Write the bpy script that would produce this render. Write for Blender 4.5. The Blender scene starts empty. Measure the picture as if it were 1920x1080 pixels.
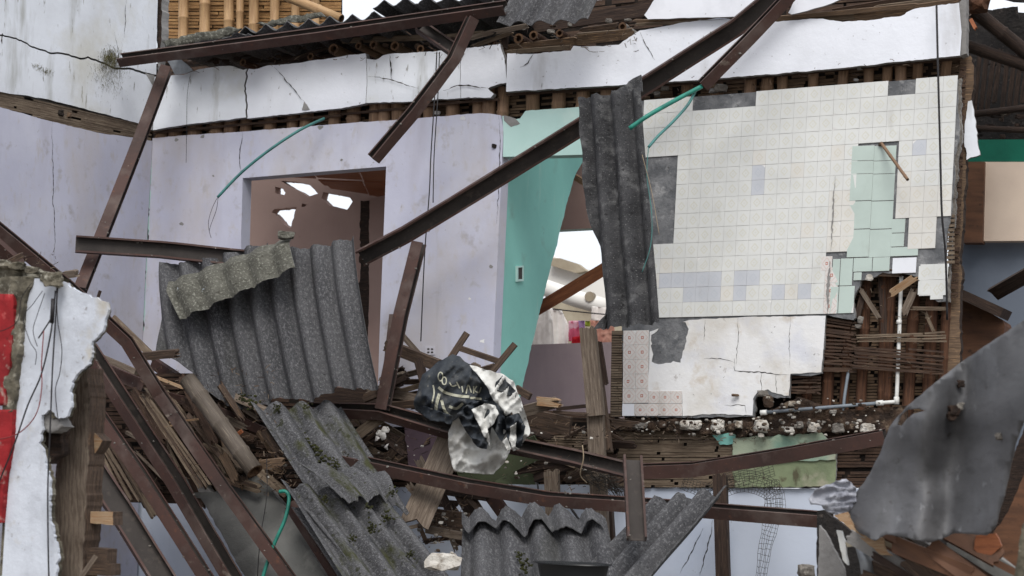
import bpy, math, random, zlib
from mathutils import Vector, Matrix, noise
from mathutils.geometry import delaunay_2d_cdt, tessellate_polygon

# ------------------------------------------------------------------ camera, light, exposure
SC = bpy.context.scene
COL = SC.collection
F = 3200.0                                   # focal length in pixels of the 1920 px wide photograph
CAM = Vector((0, 0, 2.4))
PITCH, ROLL, YAW = math.radians(6.0), math.radians(1.5), math.radians(24.0)
RC = Matrix.Rotation(math.radians(90) + PITCH, 3, 'X') @ Matrix.Rotation(ROLL, 3, 'Z')
cd = bpy.data.cameras.new('camera'); cam = bpy.data.objects.new('camera', cd); COL.objects.link(cam)
cam.matrix_world = Matrix.Translation(CAM) @ RC.to_4x4()
cd.sensor_width = 36; cd.lens = 36 * F / 1920; cd.clip_end = 2000; cd.clip_start = 0.1
cd.dof.use_dof = True; cd.dof.focus_distance = 12.0; cd.dof.aperture_fstop = 2.8
SC.camera = cam
SC.view_settings.view_transform = 'Standard'; SC.view_settings.look = 'None'
SC.view_settings.gamma = 1; SC.view_settings.use_curve_mapping = False
SC.view_settings.exposure = 0.84
SUN_EL, SUN_AZ = math.radians(50), math.radians(182)
w = bpy.data.worlds.new('World'); SC.world = w; w.use_nodes = True
nt = w.node_tree; bg = nt.nodes['Background']; sk = nt.nodes.new('ShaderNodeTexSky')
sk.sky_type = 'NISHITA'; sk.sun_disc = False; sk.sun_elevation = SUN_EL; sk.sun_rotation = SUN_AZ
sk.air_density = 1.0; sk.dust_density = 4.0; sk.ozone_density = 1.0
# thin bright overcast: white cloud veil over the Nishita sky, a little brighter towards the zenith
tc = nt.nodes.new('ShaderNodeTexCoord'); cn = nt.nodes.new('ShaderNodeTexNoise'); cn.inputs['Scale'].default_value = 2.2; cn.inputs['Detail'].default_value = 5
nt.links.new(tc.outputs['Generated'], cn.inputs['Vector'])
cr = nt.nodes.new('ShaderNodeMapRange'); cr.inputs[1].default_value = .3; cr.inputs[2].default_value = .7; cr.inputs[3].default_value = .80; cr.inputs[4].default_value = .97
nt.links.new(cn.outputs[0], cr.inputs[0])
cm = nt.nodes.new('ShaderNodeMix'); cm.data_type = 'RGBA'; cm.inputs[7].default_value = (4.6, 4.72, 4.98, 1)
nt.links.new(cr.outputs[0], cm.inputs[0]); nt.links.new(sk.outputs[0], cm.inputs[6])
nt.links.new(cm.outputs[2], bg.inputs[0]); bg.inputs[1].default_value = 0.13
sl = bpy.data.lights.new('sun', 'SUN'); so = bpy.data.objects.new('sun', sl); COL.objects.link(so)
sl.energy = 1.3; sl.angle = math.radians(28); sl.color = (1.0, 0.975, 0.94)
sd = Vector((math.sin(SUN_AZ) * math.cos(SUN_EL), math.cos(SUN_AZ) * math.cos(SUN_EL), math.sin(SUN_EL)))
so.rotation_euler = sd.to_track_quat('Z', 'Y').to_euler()
SC.cycles.max_bounces = 6

# ------------------------------------------------------------------ geometry helpers
WU = Vector((math.cos(YAW), -math.sin(YAW), 0))       # along the ruined facade
WN = Vector((-math.sin(YAW), -math.cos(YAW), 0))      # out of the facade
WP = Vector((0, 12.5, 0))

def ray(px, py):
    return RC @ Vector(((px - 960) / F, (540 - py) / F, -1))
def at(px, py, d=0.0):
    """the point where the sight line of a measured spot meets the plane d metres in front of the facade"""
    r = ray(px, py)
    return CAM + r * ((d + WN.dot(WP - CAM)) / WN.dot(r))
def plane_at(pt, n):
    def f(px, py, d=0.0):
        r = ray(px, py)
        return CAM + r * ((d + n.dot(pt - CAM)) / n.dot(r))
    return f
def mpp(px, py, d=0.0):
    return (at(px + 1, py, d) - at(px, py, d)).length
def rng(*k):
    return random.Random(zlib.crc32(repr(k).encode()))

class MB:
    def __init__(s): s.v = []; s.f = []; s.m = []; s.uv = []; s.sm = []
    def vert(s, p): s.v.append(Vector(p)); return len(s.v) - 1
    def face(s, ids, m=0, uv=None, smooth=False):
        s.f.append(tuple(ids)); s.m.append(m); s.uv.append(uv or [(0, 0)] * len(ids)); s.sm.append(smooth)
    def box(s, c, ax, ay, az, m=0, L=None):
        """c centre, ax ay az half vectors; uv runs along ax"""
        o = len(s.v)
        for k in range(8):
            s.v.append(c + ax * (1 if k & 1 else -1) + ay * (1 if k & 2 else -1) + az * (1 if k & 4 else -1))
        lx, ly, lz = ax.length * 2, ay.length * 2, az.length * 2
        off = (hash((round(c.x, 3), round(c.z, 3))) % 97) * .37
        for ids, a, b in (((0, 2, 3, 1), ly, lx), ((4, 5, 7, 6), lx, ly), ((0, 1, 5, 4), lx, lz),
                          ((2, 6, 7, 3), lz, lx), ((0, 4, 6, 2), lz, ly), ((1, 3, 7, 5), ly, lz)):
            if a >= b: uv = [(off, off), (off + a, off), (off + a, off + b), (off, off + b)]
            else: uv = [(off, off), (off, off + a), (off + b, off + a), (off + b, off)]
            s.face([o + i for i in ids], m, uv)
    def tube(s, pts, r, n=8, m=0, cap=True, hollow=0.0, m2=0, seed=0):
        N = len(pts); rs = r if isinstance(r, (list, tuple)) else [r] * N
        o = len(s.v); a = (pts[1] - pts[0]).normalized()
        u = a.orthogonal().normalized(); L = 0; off = (seed % 50) * .71
        for i, p in enumerate(pts):
            t = (pts[min(i + 1, N - 1)] - pts[max(i - 1, 0)]).normalized()
            u = (u - t * u.dot(t)).normalized(); b = t.cross(u)
            if i: L += (p - pts[i - 1]).length
            for k in range(n):
                q = 2 * math.pi * k / n
                s.v.append(p + (u * math.cos(q) + b * math.sin(q)) * rs[i])
            if i:
                for k in range(n):
                    k2 = (k + 1) % n; A = o + (i - 1) * n; B = o + i * n
                    l0 = L - (p - pts[i - 1]).length
                    c0, c1 = off + k * .05, off + (k + 1) * .05
                    s.face([A + k, A + k2, B + k2, B + k], m, [(l0, c0), (l0, c1), (L, c1), (L, c0)], True)
        if cap:
            for base, sgn, e in ((o, -1, 0), (o + (N - 1) * n, 1, N - 1)):
                ring = [base + k for k in range(n)]
                if hollow:
                    c = pts[e]; t = (pts[e] - pts[e + (1 if e == 0 else -1)]).normalized()
                    i1 = [s.vert(c + (s.v[q] - c) * hollow) for q in ring]
                    i2 = [s.vert(s.v[q] - t * rs[e] * 1.2) for q in i1]
                    for k in range(n):
                        k2 = (k + 1) % n
                        s.face([ring[k], ring[k2], i1[k2], i1[k]], m2); s.face([i1[k], i1[k2], i2[k2], i2[k]], m2)
                    s.face(i2, m2)
                else:
                    s.face(ring if sgn > 0 else ring[::-1], m2)

def thing(name, label, cat, loc, group=None, kind=None):
    o = bpy.data.objects.new(name, None); COL.objects.link(o); o.location = loc; o.empty_display_size = .1
    o['label'] = label; o['category'] = cat
    if group: o['group'] = group
    if kind: o['kind'] = kind
    o['_wl'] = list(loc)
    return o
def tag(o, label=None, cat=None, group=None, kind=None):
    for k, v in (('label', label), ('category', cat), ('group', group), ('kind', kind)):
        if v: o[k] = v
    return o
def done(mb, name, mats, parent=None, kind=None, label=None):
    me = bpy.data.meshes.new(name)
    n = len(mb.v)
    lo = Vector([min(v[i] for v in mb.v) for i in range(3)]); hi = Vector([max(v[i] for v in mb.v) for i in range(3)])
    org = (lo + hi) / 2
    if parent is None: org.z = lo.z
    me.from_pydata([v - org for v in mb.v], [], mb.f)
    me.polygons.foreach_set('material_index', mb.m); me.polygons.foreach_set('use_smooth', mb.sm)
    uvl = me.uv_layers.new(name='UVMap')
    uvl.data.foreach_set('uv', [c for f in mb.uv for p in f for c in p])
    for m in (mats if isinstance(mats, (list, tuple)) else [mats]): me.materials.append(m)
    o = bpy.data.objects.new(name, me); COL.objects.link(o)
    if parent is not None:
        o.parent = parent; o.location = org - Vector(parent['_wl'])
    else: o.location = org
    o['_wl'] = list(org)
    if kind: o['kind'] = kind
    if label: o['label'] = label
    return o

def jag(poly, amp=2.0, step=7.0, keep=(), seed=0, closed=True):
    """break the straight edges of a measured outline into an uneven one"""
    if amp <= 0: return list(poly)
    R = rng('jag', seed, len(poly), poly[0]); out = []
    n = len(poly); m = n if closed else n - 1
    for i in range(m):
        a, b = poly[i], poly[(i + 1) % n]; out.append(a)
        if i in keep: continue
        L = math.hypot(b[0] - a[0], b[1] - a[1]); k = int(L / step)
        if k < 2: continue
        nx, ny = -(b[1] - a[1]) / L, (b[0] - a[0]) / L; w = 0
        for j in range(1, k):
            t = (j + R.uniform(-.3, .3)) / k
            w = w * .55 + R.uniform(-1, 1) * amp
            e = min(1, 4 * min(t, 1 - t))
            out.append((a[0] + (b[0] - a[0]) * t + nx * w * e, a[1] + (b[1] - a[1]) * t + ny * w * e))
    if not closed: out.append(poly[-1])
    return out
def inside(x, y, poly):
    c = False; j = len(poly) - 1
    for i in range(len(poly)):
        xi, yi = poly[i]; xj, yj = poly[j]
        if (yi > y) != (yj > y) and x < (xj - xi) * (y - yi) / (yj - yi) + xi: c = not c
        j = i
    return c

def panel(outline, d=0.0, thick=.03, holes=(), step=0, bump=0.0, bscale=3.0, proj=at, nrm=WN, m=0, ms=1, mb=None, smooth=None, backm=None, swap=False):
    """a solid slab whose face has the given outline (measured spots), pierced by holes; returns the MB"""
    mb = mb or MB(); df = d if callable(d) else (lambda x, y: d)
    pts = []; edges = []
    for loop in [outline] + list(holes):
        o = len(pts); pts += [Vector(p) for p in loop]; k = len(loop)
        edges += [(o + i, o + (i + 1) % k) for i in range(k)]
    if step:
        xs = [p[0] for p in outline]; ys = [p[1] for p in outline]; R = rng('pan', step, outline[0])
        y = min(ys) + step / 2
        while y < max(ys):
            x = min(xs) + step / 2
            while x < max(xs):
                q = (x + R.uniform(-.25, .25) * step, y + R.uniform(-.25, .25) * step)
                if inside(q[0], q[1], outline) and not any(inside(q[0], q[1], h) for h in holes): pts.append(Vector(q))
                x += step
            y += step
    V, E, T, *_ = delaunay_2d_cdt(pts, edges, [], 0, 0.01)
    T = [t for t in T if (lambda c: inside(c[0], c[1], outline) and not any(inside(c[0], c[1], h) for h in holes))
         ((sum(V[i][0] for i in t) / len(t), sum(V[i][1] for i in t) / len(t)))]
    fr = {}; bk = {}
    for t in T:
        for i in t:
            if i not in fr:
                x, y = V[i]; p = proj(x, y, df(x, y))
                if bump: p = p + nrm * (bump * noise.fractal(p * bscale, 1.0, 2.0, 4))
                fr[i] = mb.vert(p); bk[i] = mb.vert(p - nrm * thick)
    cnt = {}
    for t in T:
        for a in range(len(t)):
            e = (t[a], t[(a + 1) % len(t)]); cnt[e] = 1
    sm = bool(bump or callable(d)) if smooth is None else smooth
    for t in T:
        uv = [((-V[i][1] / 250, V[i][0] / 250) if swap else (V[i][0] / 250, -V[i][1] / 250)) for i in t]
        mb.face([fr[i] for i in t], m, uv, sm); mb.face([bk[i] for i in reversed(t)], m if backm is None else backm, uv[::-1], sm)
    for (a, b) in cnt:
        if (b, a) not in cnt:
            L = (mb.v[fr[a]] - mb.v[fr[b]]).length; u0 = V[a][0] / 250 + V[a][1] / 250
            mb.face([fr[b], fr[a], bk[a], bk[b]], ms, [(u0, 0), (u0 + L, 0), (u0 + L, thick), (u0, thick)])
    return mb

def frame(p0, p1, roll=0.0):
    a = (p1 - p0).normalized(); v = CAM - (p0 + p1) / 2
    v = (v - a * v.dot(a)).normalized(); s = a.cross(v)
    R = Matrix.Rotation(math.radians(roll), 3, a)
    return a, R @ s, R @ v

def smooth_path(pts, k=4):
    out = []
    n = len(pts)
    for i in range(n - 1):
        p0, p1, p2, p3 = pts[max(i - 1, 0)], pts[i], pts[i + 1], pts[min(i + 2, n - 1)]
        for j in range(k):
            t = j / k
            out.append(.5 * ((2 * p1) + (p2 - p0) * t + (2 * p0 - 5 * p1 + 4 * p2 - p3) * t * t + (3 * p1 - p0 - 3 * p2 + p3) * t ** 3))
    out.append(pts[-1]); return out

def channel_mb(path, w=.10, fl=.05, roll=0.0, t=.004, lip=.014, bow=0.004, seed=0, twist=0.0):
    """lipped steel channel swept along path; roll 0 shows its web, 180 its open side"""
    mb = MB(); R = rng('ch', seed)
    prof = [(-w/2+lip, -fl), (-w/2, -fl), (-w/2, 0), (w/2, 0), (w/2, -fl), (w/2-lip, -fl),
            (w/2-lip, -fl+t), (w/2-t, -fl+t), (w/2-t, -t), (-w/2+t, -t), (-w/2+t, -fl+t), (-w/2+lip, -fl+t)]
    pts = [path[0]]
    for a, b in zip(path, path[1:]):
        k = max(1, int((b - a).length / .18))
        pts += [a.lerp(b, (j + 1) / k) for j in range(k)]
    N = len(pts); n = len(prof); L = 0; off = R.random() * 9
    v = CAM - pts[0]; ph = R.random() * 9
    for i, p in enumerate(pts):
        a = (pts[min(i + 1, N - 1)] - pts[max(i - 1, 0)]).normalized()
        if i == 0:
            v = (v - a * v.dot(a)).normalized(); v = Matrix.Rotation(math.radians(roll), 3, a) @ v
        else: v = (v - a * v.dot(a)).normalized()
        if twist: v = Matrix.Rotation(math.radians(twist) / N, 3, a) @ v
        s = a.cross(v)
        if i: L += (p - pts[i - 1]).length
        wob = noise.noise(Vector((L * 1.3, ph, 0))) * bow
        for (x, y) in prof:
            e = noise.noise(Vector((L * 3, ph + x * 20, y * 20))) * bow * .6
            mb.v.append(p + s * (x + wob + e) + v * (y + fl / 2 + wob + e))
        if i:
            A, B = (i - 1) * n, i * n; l0 = L - (p - pts[i - 1]).length
            for k in range(n):
                k2 = (k + 1) % n; c0, c1 = off + k * .06, off + (k + 1) * .06
                mb.face([A + k, B + k, B + k2, A + k2], 1 if 6 <= k <= 10 else 0, [(l0, c0), (L, c0), (L, c1), (l0, c1)])
    for q in range(int(3 + L * 5)):
        i = R.randrange(1, N); k = R.randrange(12); p = mb.v[(i - 1) * n + k].lerp(mb.v[i * n + k], R.random()).lerp(mb.v[i * n + (k + 1) % n], R.random() * .6)
        e = R.uniform(.004, .013); rock_mb(p, (e, e, e * .7), seed=q, sub=1, mb=mb, m=2)
    for base in (0, (N - 1) * n):
        for q in ((0, 1, 10, 11), (1, 2, 9, 10), (2, 3, 8, 9), (3, 4, 7, 8), (4, 5, 6, 7)):
            mb.face([base + k for k in q], 0)
    return mb

def P3(l):
    return [at(*p) for p in l]

def steel(label, pts, w=.10, roll=0, fl=.05, name='steel_channel', twist=0, bow=.004):
    mb = channel_mb(P3(pts), w, fl, roll, seed=label, twist=twist, bow=bow)
    o = done(mb, name, [M['steel'], M['steel_in'], M['rubble_grey']])
    return tag(o, label, 'steel beam', 'brown steel channels of the fallen roof frame')

def board_mb(p0, p1, w, t, roll=0, ragged=(0, 0), seed=0, mb=None, taper=1.0, bend=0.0):
    """sawn board or lath with optionally splintered ends"""
    mb = mb or MB(); a, s, v = frame(p0, p1, roll); R = rng('bd', seed, tuple(round(c, 3) for c in p0)); L = (p1 - p0).length
    n = 7 if (ragged[0] or ragged[1]) else 2; off = R.random() * 20
    ks = max(1, int(L / .25)) if bend else 1
    def endpt(base, sgn, rg, k):
        x = -.5 + k / (n - 1)
        return sgn * (R.uniform(-1, .25) * rg if rg else 0)
    e0 = [endpt(p0, -1, ragged[0], k) for k in range(n)]; e1 = [endpt(p1, 1, ragged[1], k) for k in range(n)]
    rows = []
    for j in range(ks + 1):
        f = j / ks; row = []
        for k in range(n):
            x = -.5 + k / (n - 1); wl = w * (1 + (taper - 1) * f)
            al = L * f + (e0[k] * (1 - f) ** 4 if j < ks or ks == 1 else 0) * (1 if f < 1 else 0) + (e1[k] if f == 1 else 0)
            if f == 0: al = e0[k]
            c = p0 + a * al + s * (x * wl) + v * (bend * math.sin(math.pi * f))
            row.append((mb.vert(c + v * t / 2), mb.vert(c - v * t / 2), al, x * wl))
        rows.append(row)
    for r0, r1 in zip(rows, rows[1:]):
        for k in range(n - 1):
            A, B, C, D = r0[k], r0[k + 1], r1[k + 1], r1[k]
            uv = [(off + q[2], off + q[3]) for q in (A, B, C, D)]
            mb.face([q[0] for q in (A, B, C, D)], 0, uv); mb.face([q[1] for q in (D, C, B, A)], 0, uv[::-1])
        for k in (0, n - 1):
            A, D = r0[k], r1[k]; uv = [(off + A[2], off), (off + D[2], off), (off + D[2], off + t), (off + A[2], off + t)]
            mb.face([A[0], D[0], D[1], A[1]] if k == 0 else [D[0], A[0], A[1], D[1]], 0, uv)
    for r in (rows[0], rows[-1]):
        for k in range(n - 1):
            mb.face([r[k][0], r[k + 1][0], r[k + 1][1], r[k][1]], 0, [(off + .01 * k, off), (off + .01 * k + .01, off), (off + .01 * k + .01, off + t), (off + .01 * k, off + t)])
    return mb
def wood(label, a, b, w, t=.03, mat='wood_grey', roll=15, ragged=(0, 0), name='broken_plank', cat='plank', group='broken planks and timbers in the rubble', parent=None, taper=1, bend=0, partlabel=None):
    mb = board_mb(at(*a), at(*b), w, t, roll, ragged, seed=label, taper=taper, bend=bend)
    if parent is not None: return done(mb, name, M[mat], parent, label=partlabel)
    return tag(done(mb, name, M[mat]), label, cat, group)

def lath_rows(quad, d, rows, parent, mat, name='lath_mat', miss=.06, seed=0, seg=(.25, .8), fill=.82, th=.006, proj=at, nrm=WN, jd=.006, back='gap_shade', single=False, wob=0.0, endj=0.02):
    """split cane laths in close rows across a quad TL TR BR BL"""
    R = rng('lr', seed, quad[0]); mb = MB(); objs = []
    TL, TR, BR, BL = [Vector(q) for q in quad]
    for i in range(rows):
        v0 = i / rows; v1 = (i + fill * R.uniform(.8, 1.12)) / rows; u = -R.random() * .3 * seg[0]
        while u < 1:
            u1 = u + R.uniform(*seg)
            if 1 - u1 < .06: u1 = 1
            a, b = max(u, 0) + R.uniform(0, endj), min(u1, 1) - R.uniform(0, endj); u = u1 + .004
            if b - a < .01 or R.random() < miss: continue
            dd = d + R.uniform(-jd, jd); w0, w1 = R.uniform(-wob, wob) / rows, R.uniform(-wob, wob) / rows
            def P(x, y, o):
                q = TL.lerp(TR, x).lerp(BL.lerp(BR, x), y); return proj(q[0], q[1], o)
            p00, p10, p11, p01 = P(a, v0 + w0, dd), P(b, v0 + w1, dd), P(b, v1 + w1, dd), P(a, v1 + w0, dd)
            m_ = MB() if single else mb; o = len(m_.v)
            m_.v += [p00, p10, p11, p01] + [p - nrm * th for p in (p00, p10, p11, p01)]
            L = (p10 - p00).length; h = (p01 - p00).length; of = R.random() * 20
            m_.face([o, o+3, o+2, o+1], 0, [(of, of), (of, of+h), (of+L, of+h), (of+L, of)])
            for q in ((0, 1, 5, 4), (1, 2, 6, 5), (2, 3, 7, 6), (3, 0, 4, 7)): m_.face([o + k for k in q], 0, [(of, of), (of + L, of), (of + L, of + th), (of, of + th)])
            if single: objs.append(done(m_, 'lath', M[mat], parent))
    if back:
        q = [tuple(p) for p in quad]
        done(panel(q, d - .03, .02, proj=proj, nrm=nrm, m=0, ms=0), 'backing', M[back], parent)  # near-black sheet behind the rows paints in the shade between laths
    if not single and mb.v: return done(mb, name, M[mat], parent, kind='stuff')
    return objs

def cane_mb(p0, p1, r, n=12, seed=0, hollow=.72, gap=.26, bend=0.0, mb=None):
    mb = mb or MB(); R = rng('cane', seed, round(p0.x, 3), round(p0.z, 3)); L = (p1 - p0).length; a = (p1 - p0) / L
    zs = [0]; z = R.uniform(.03, gap)
    nodes = []
    while z < L - .02: nodes.append(z); z += gap * R.uniform(.85, 1.15)
    pts = [(0, r)]
    for z in nodes: pts += [(z - .014, r * .97), (z - .004, r * 1.07), (z + .004, r * 1.09), (z + .014, r * .98)]
    pts.append((L, r * .97)); pts = [p for i, p in enumerate(sorted(pts)) if 0 <= p[0] <= L]
    q = a.orthogonal().normalized()
    mb.tube([p0 + a * z + q * bend * math.sin(math.pi * z / L) for z, _ in pts], [x for _, x in pts], n, 0, True, hollow, 1, seed=R.randrange(99))
    return mb
def cane(a, b, rpx, parent=None, mat='bamboo', label=None, name='cane', hollow=.72, cat='bamboo pole', group=None, bend=0, seed=0):
    r = rpx * mpp(*a) if rpx > .5 else rpx
    o = done(cane_mb(at(*a), at(*b), r, seed=(a, b, seed), hollow=hollow, bend=bend), name, [M[mat], M['cane_end']], parent)
    if parent is None: tag(o, label, cat, group)
    return o

def corrugated_mb(TL, TR, BR, BL, waves, amp=.026, th=.006, top=None, bot=None, bulge=0.0, sag=0.0, seed=0, nv=22, rag=.01, phase=0.0, left=None, right=None, per=10, wob=.01, fold=None):
    """fibre cement sheet: ridges run from TL-TR down to BL-BR; corners are 3D points"""
    mb = MB(); R = rng('cor', seed); nu = int(waves * per)
    nrm = (TR - TL).cross(BL - TL).normalized()
    if nrm.dot(CAM - TL) < 0: nrm = -nrm
    top = top or (lambda u: 0); bot = bot or (lambda u: 1)
    grid = []; sx = R.random() * 50; W = (TR - TL).length; H = (BL - TL).length
    for i in range(nu + 1):
        u = i / nu
        a = top(u) + rag * (noise.noise(Vector((u * waves * 3, sx, 0))) + .6 * R.uniform(-1, 1)); b = bot(u) + rag * (noise.noise(Vector((u * waves * 3, sx, 9))) + .6 * R.uniform(-1, 1))
        col = []
        for j in range(nv + 1):
            v = a + (b - a) * j / nv
            uu = u
            if left: l_ = left(v); uu = l_ + (1 - l_) * u
            if right and i == nu: uu = right(v)
            p = TL.lerp(TR, uu).lerp(BL.lerp(BR, uu), v)
            h = amp * (2 * (.5 + .5 * math.cos(2 * math.pi * (uu * waves + phase))) ** .62 - 1) + bulge * math.sin(math.pi * v) + sag * math.sin(math.pi * uu)
            h += noise.noise(Vector((uu * W * 2, v * H * 2, sx))) * wob
            if fold: h += fold(uu, v)
            col.append((p + nrm * h, uu * W, v * H))
        grid.append(col)
    F_ = [[mb.vert(c[0]) for c in col] for col in grid]
    B_ = [[mb.vert(c[0] - nrm * th) for c in col] for col in grid]
    for i in range(nu):
        for j in range(nv):
            ids = [(i, j), (i, j + 1), (i + 1, j + 1), (i + 1, j)]
            uv = [(grid[a][b][2] + sx, grid[a][b][1] + sx) for a, b in ids]
            mb.face([F_[a][b] for a, b in ids], 0, uv, True); mb.face([B_[a][b] for a, b in reversed(ids)], 0, uv[::-1], True)
    loop = [(i, 0) for i in range(nu)] + [(nu, j) for j in range(nv)] + [(i, nv) for i in range(nu, 0, -1)] + [(0, j) for j in range(nv, 0, -1)]
    for k in range(len(loop)):
        a, b = loop[k], loop[(k + 1) % len(loop)]
        # edge faces get their own corner vertices so the arris stays sharp
        q = [mb.vert(mb.v[F_[a[0]][a[1]]]), mb.vert(mb.v[F_[b[0]][b[1]]]), mb.vert(mb.v[B_[b[0]][b[1]]]), mb.vert(mb.v[B_[a[0]][a[1]]])]
        mb.face(q, 1, [(k * .02, 0), (k * .02 + .02, 0), (k * .02 + .02, .01), (k * .02, .01)])
    return mb
def sheet(label, c4, waves, mat='fibre', name='corrugated_sheet', group='grey corrugated roofing sheets', parent=None, **kw):
    o = done(corrugated_mb(*P3(c4), waves, seed=label, **kw), name, [M[mat], M['fibre_edge']], parent)
    if parent is None: tag(o, label, 'roofing sheet', group)
    return o

def rock_mb(c, s, seed=0, sub=2, rough=.35, mb=None, m=0):
    import bmesh
    mb = mb or MB(); bm = bmesh.new(); bmesh.ops.create_icosphere(bm, subdivisions=sub, radius=1)
    R = rng('rk', seed, round(c.x, 3), round(c.z, 3)); o = Vector((R.random() * 50, R.random() * 50, 0)); M3 = Matrix.Rotation(R.random() * 6, 3, 'Z') @ Matrix.Rotation(R.random() * 6, 3, 'X')
    base = len(mb.v)
    for v in bm.verts:
        p = M3 @ v.co; k = 1 + rough * noise.fractal(v.co * 1.3 + o, 1, 2, 3)
        p = Vector([max(-.72, min(.72, x)) for x in p]) * k
        mb.v.append(c + Vector((p.x * s[0], p.y * s[1], p.z * s[2])))
    for f in bm.faces: mb.face([base + v.index for v in f.verts], m, [(v.co.x * s[0], v.co.z * s[2]) for v in f.verts])
    bm.free(); return mb
def rock(label, px, py, d, sx, sy, mat='rubble_white', name='rubble_chunk', parent=None, cat='rubble chunk', group=None, dz=None):
    k = mpp(px, py, d); c = at(px, py, d)
    o = done(rock_mb(c, (sx * k, (dz or min(sx, sy)) * k, sy * k), seed=(px, py)), name, M[mat], parent)
    if parent is None: tag(o, label, cat, group)
    return o
def wire(label, pts, r, mat='cable', name='wire', parent=None, cat='wire', group=None, n=6, k=5):
    mb = MB(); mb.tube(smooth_path(P3(pts), k), r, n)
    o = done(mb, name, M[mat], parent)
    if parent is None: tag(o, label, cat, group)
    return o

# ------------------------------------------------------------------ materials
M = {}
def lin(c):
    return tuple(((x / 255) / 12.92 if x / 255 <= .04045 else ((x / 255 + .055) / 1.055) ** 2.4) for x in c) + (1,)
class NT:
    def __init__(s, name):
        s.m = bpy.data.materials.new(name); s.m.use_nodes = True; s.t = s.m.node_tree; s.b = s.t.nodes['Principled BSDF']; M[name] = s.m
    def n(s, ty, **kw):
        x = s.t.nodes.new('ShaderNode' + ty)
        for k, v in kw.items(): setattr(x, k, v)
        return x
    def l(s, a, b): s.t.links.new(a, b)
    def math(s, op, a, b=None, clamp=False):
        x = s.n('Math', operation=op, use_clamp=clamp)
        for i, q in enumerate((a, b)):
            if q is None: continue
            if isinstance(q, (int, float)): x.inputs[i].default_value = q
            else: s.l(q, x.inputs[i])
        return x.outputs[0]
    def coord(s, kind, stretch=(1, 1, 1)):
        src = s.n('NewGeometry').outputs['Position'] if kind == 'pos' else s.n('UVMap').outputs[0]
        mp = s.n('Mapping'); s.l(src, mp.inputs[0]); mp.inputs['Scale'].default_value = stretch
        return mp.outputs[0]
    def noise(s, co, scale, detail=5, rough=.6, w=None):
        x = s.n('TexNoise'); s.l(co, x.inputs['Vector']); x.inputs['Scale'].default_value = scale
        x.inputs['Detail'].default_value = detail; x.inputs['Roughness'].default_value = rough
        return x.outputs[0]
    def ramp(s, f, lo, hi, amt=1.0):
        x = s.n('MapRange'); s.l(f, x.inputs[0]); x.inputs[1].default_value = lo; x.inputs[2].default_value = hi
        x.inputs[3].default_value = 0; x.inputs[4].default_value = amt; return x.outputs[0]
    def mix(s, f, a, b):
        x = s.n('Mix', data_type='RGBA'); 
        if isinstance(f, (int, float)): x.inputs[0].default_value = f
        else: s.l(f, x.inputs[0])
        for q, i in ((a, 6), (b, 7)):
            if isinstance(q, tuple): x.inputs[i].default_value = q
            else: s.l(q, x.inputs[i])
        return x.outputs[2]
def mat(name, col, layers=(), rough=.85, bump=(.25, 60), co='pos', stretch=(1, 1, 1), metal=0, spec=.3, bstretch=None, bdist=.01):
    """layers: (colour, scale, lo, hi, amount, stretch, detail)"""
    k = NT(name); c = lin(col)
    for L in layers:
        c2, sc, lo, hi = L[:4]; amt = L[4] if len(L) > 4 else 1; st = L[5] if len(L) > 5 else stretch; det = L[6] if len(L) > 6 else 5
        c = k.mix(k.ramp(k.noise(k.coord(co, st), sc, det), lo, hi, amt), c, lin(c2))
    if isinstance(c, tuple): k.b.inputs['Base Color'].default_value = c
    else: k.l(c, k.b.inputs['Base Color'])
    k.b.inputs['Roughness'].default_value = rough; k.b.inputs['Metallic'].default_value = metal
    k.b.inputs['Specular IOR Level'].default_value = spec
    if bump:
        bn = k.n('Bump'); bn.inputs['Strength'].default_value = bump[0]; bn.inputs['Distance'].default_value = bdist
        k.l(k.noise(k.coord(co, bstretch or stretch), bump[1], 6, .65), bn.inputs['Height']); k.l(bn.outputs[0], k.b.inputs['Normal'])
    return k
V_ = (1, 1, .22); G_ = (1, 14, 1)
mat('plaster_white', (226, 229, 236), [((205, 208, 214), 1.6, .42, .7, .7), ((150, 145, 138), 2.2, .60, .74, .6, V_), ((96, 84, 74), 30, .66, .74, .8), ((172, 166, 150), .9, .6, .75, .5), ((70, 62, 55), 16, .7, .76, .75, (1, 1, .4))], bump=(.25, 25))
mat('plaster_stained', (224, 228, 234), [((203, 206, 211), 1.6, .42, .7, .7), ((128, 126, 108), 3.0, .57, .72, .7, V_), ((96, 88, 70), 26, .63, .72, .8, (1, 1, .25)), ((190, 186, 168), 1.1, .55, .7, .6)], bump=(.25, 25))
mat('plaster_lilac', (190, 191, 206), [((174, 175, 192), 1.2, .4, .7, .8), ((210, 211, 220), .8, .5, .75, .7), ((132, 126, 128), 24, .66, .76, .7), ((166, 162, 172), 3, .55, .75, .6, V_), ((146, 138, 130), 7, .60, .74, .6), ((178, 172, 168), 14, .57, .72, .6, (1, 1, .5)), ((184, 178, 176), 1.7, .5, .68, .6, (1, 1, .6)), ((120, 112, 106), 2.6, .63, .74, .45, (1, 1, .12))], bump=(.15, 20))
mat('plaster_blue', (190, 198, 212), [((172, 182, 200), 1.3, .4, .7, .8), ((118, 112, 112), 22, .68, .76, .7), ((140, 138, 148), 3, .6, .75, .5, V_)], bump=(.15, 20))
mat('paint_teal', (134, 194, 184), [((122, 180, 171), 1.3, .4, .7, .8), ((120, 150, 140), 4, .6, .76, .6), ((170, 200, 190), 7, .62, .75, .5, V_), ((140, 190, 180), 2.2, .6, .75, .5), ((72, 92, 84), 26, .7, .76, .5)], bump=(.12, 20))
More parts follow.
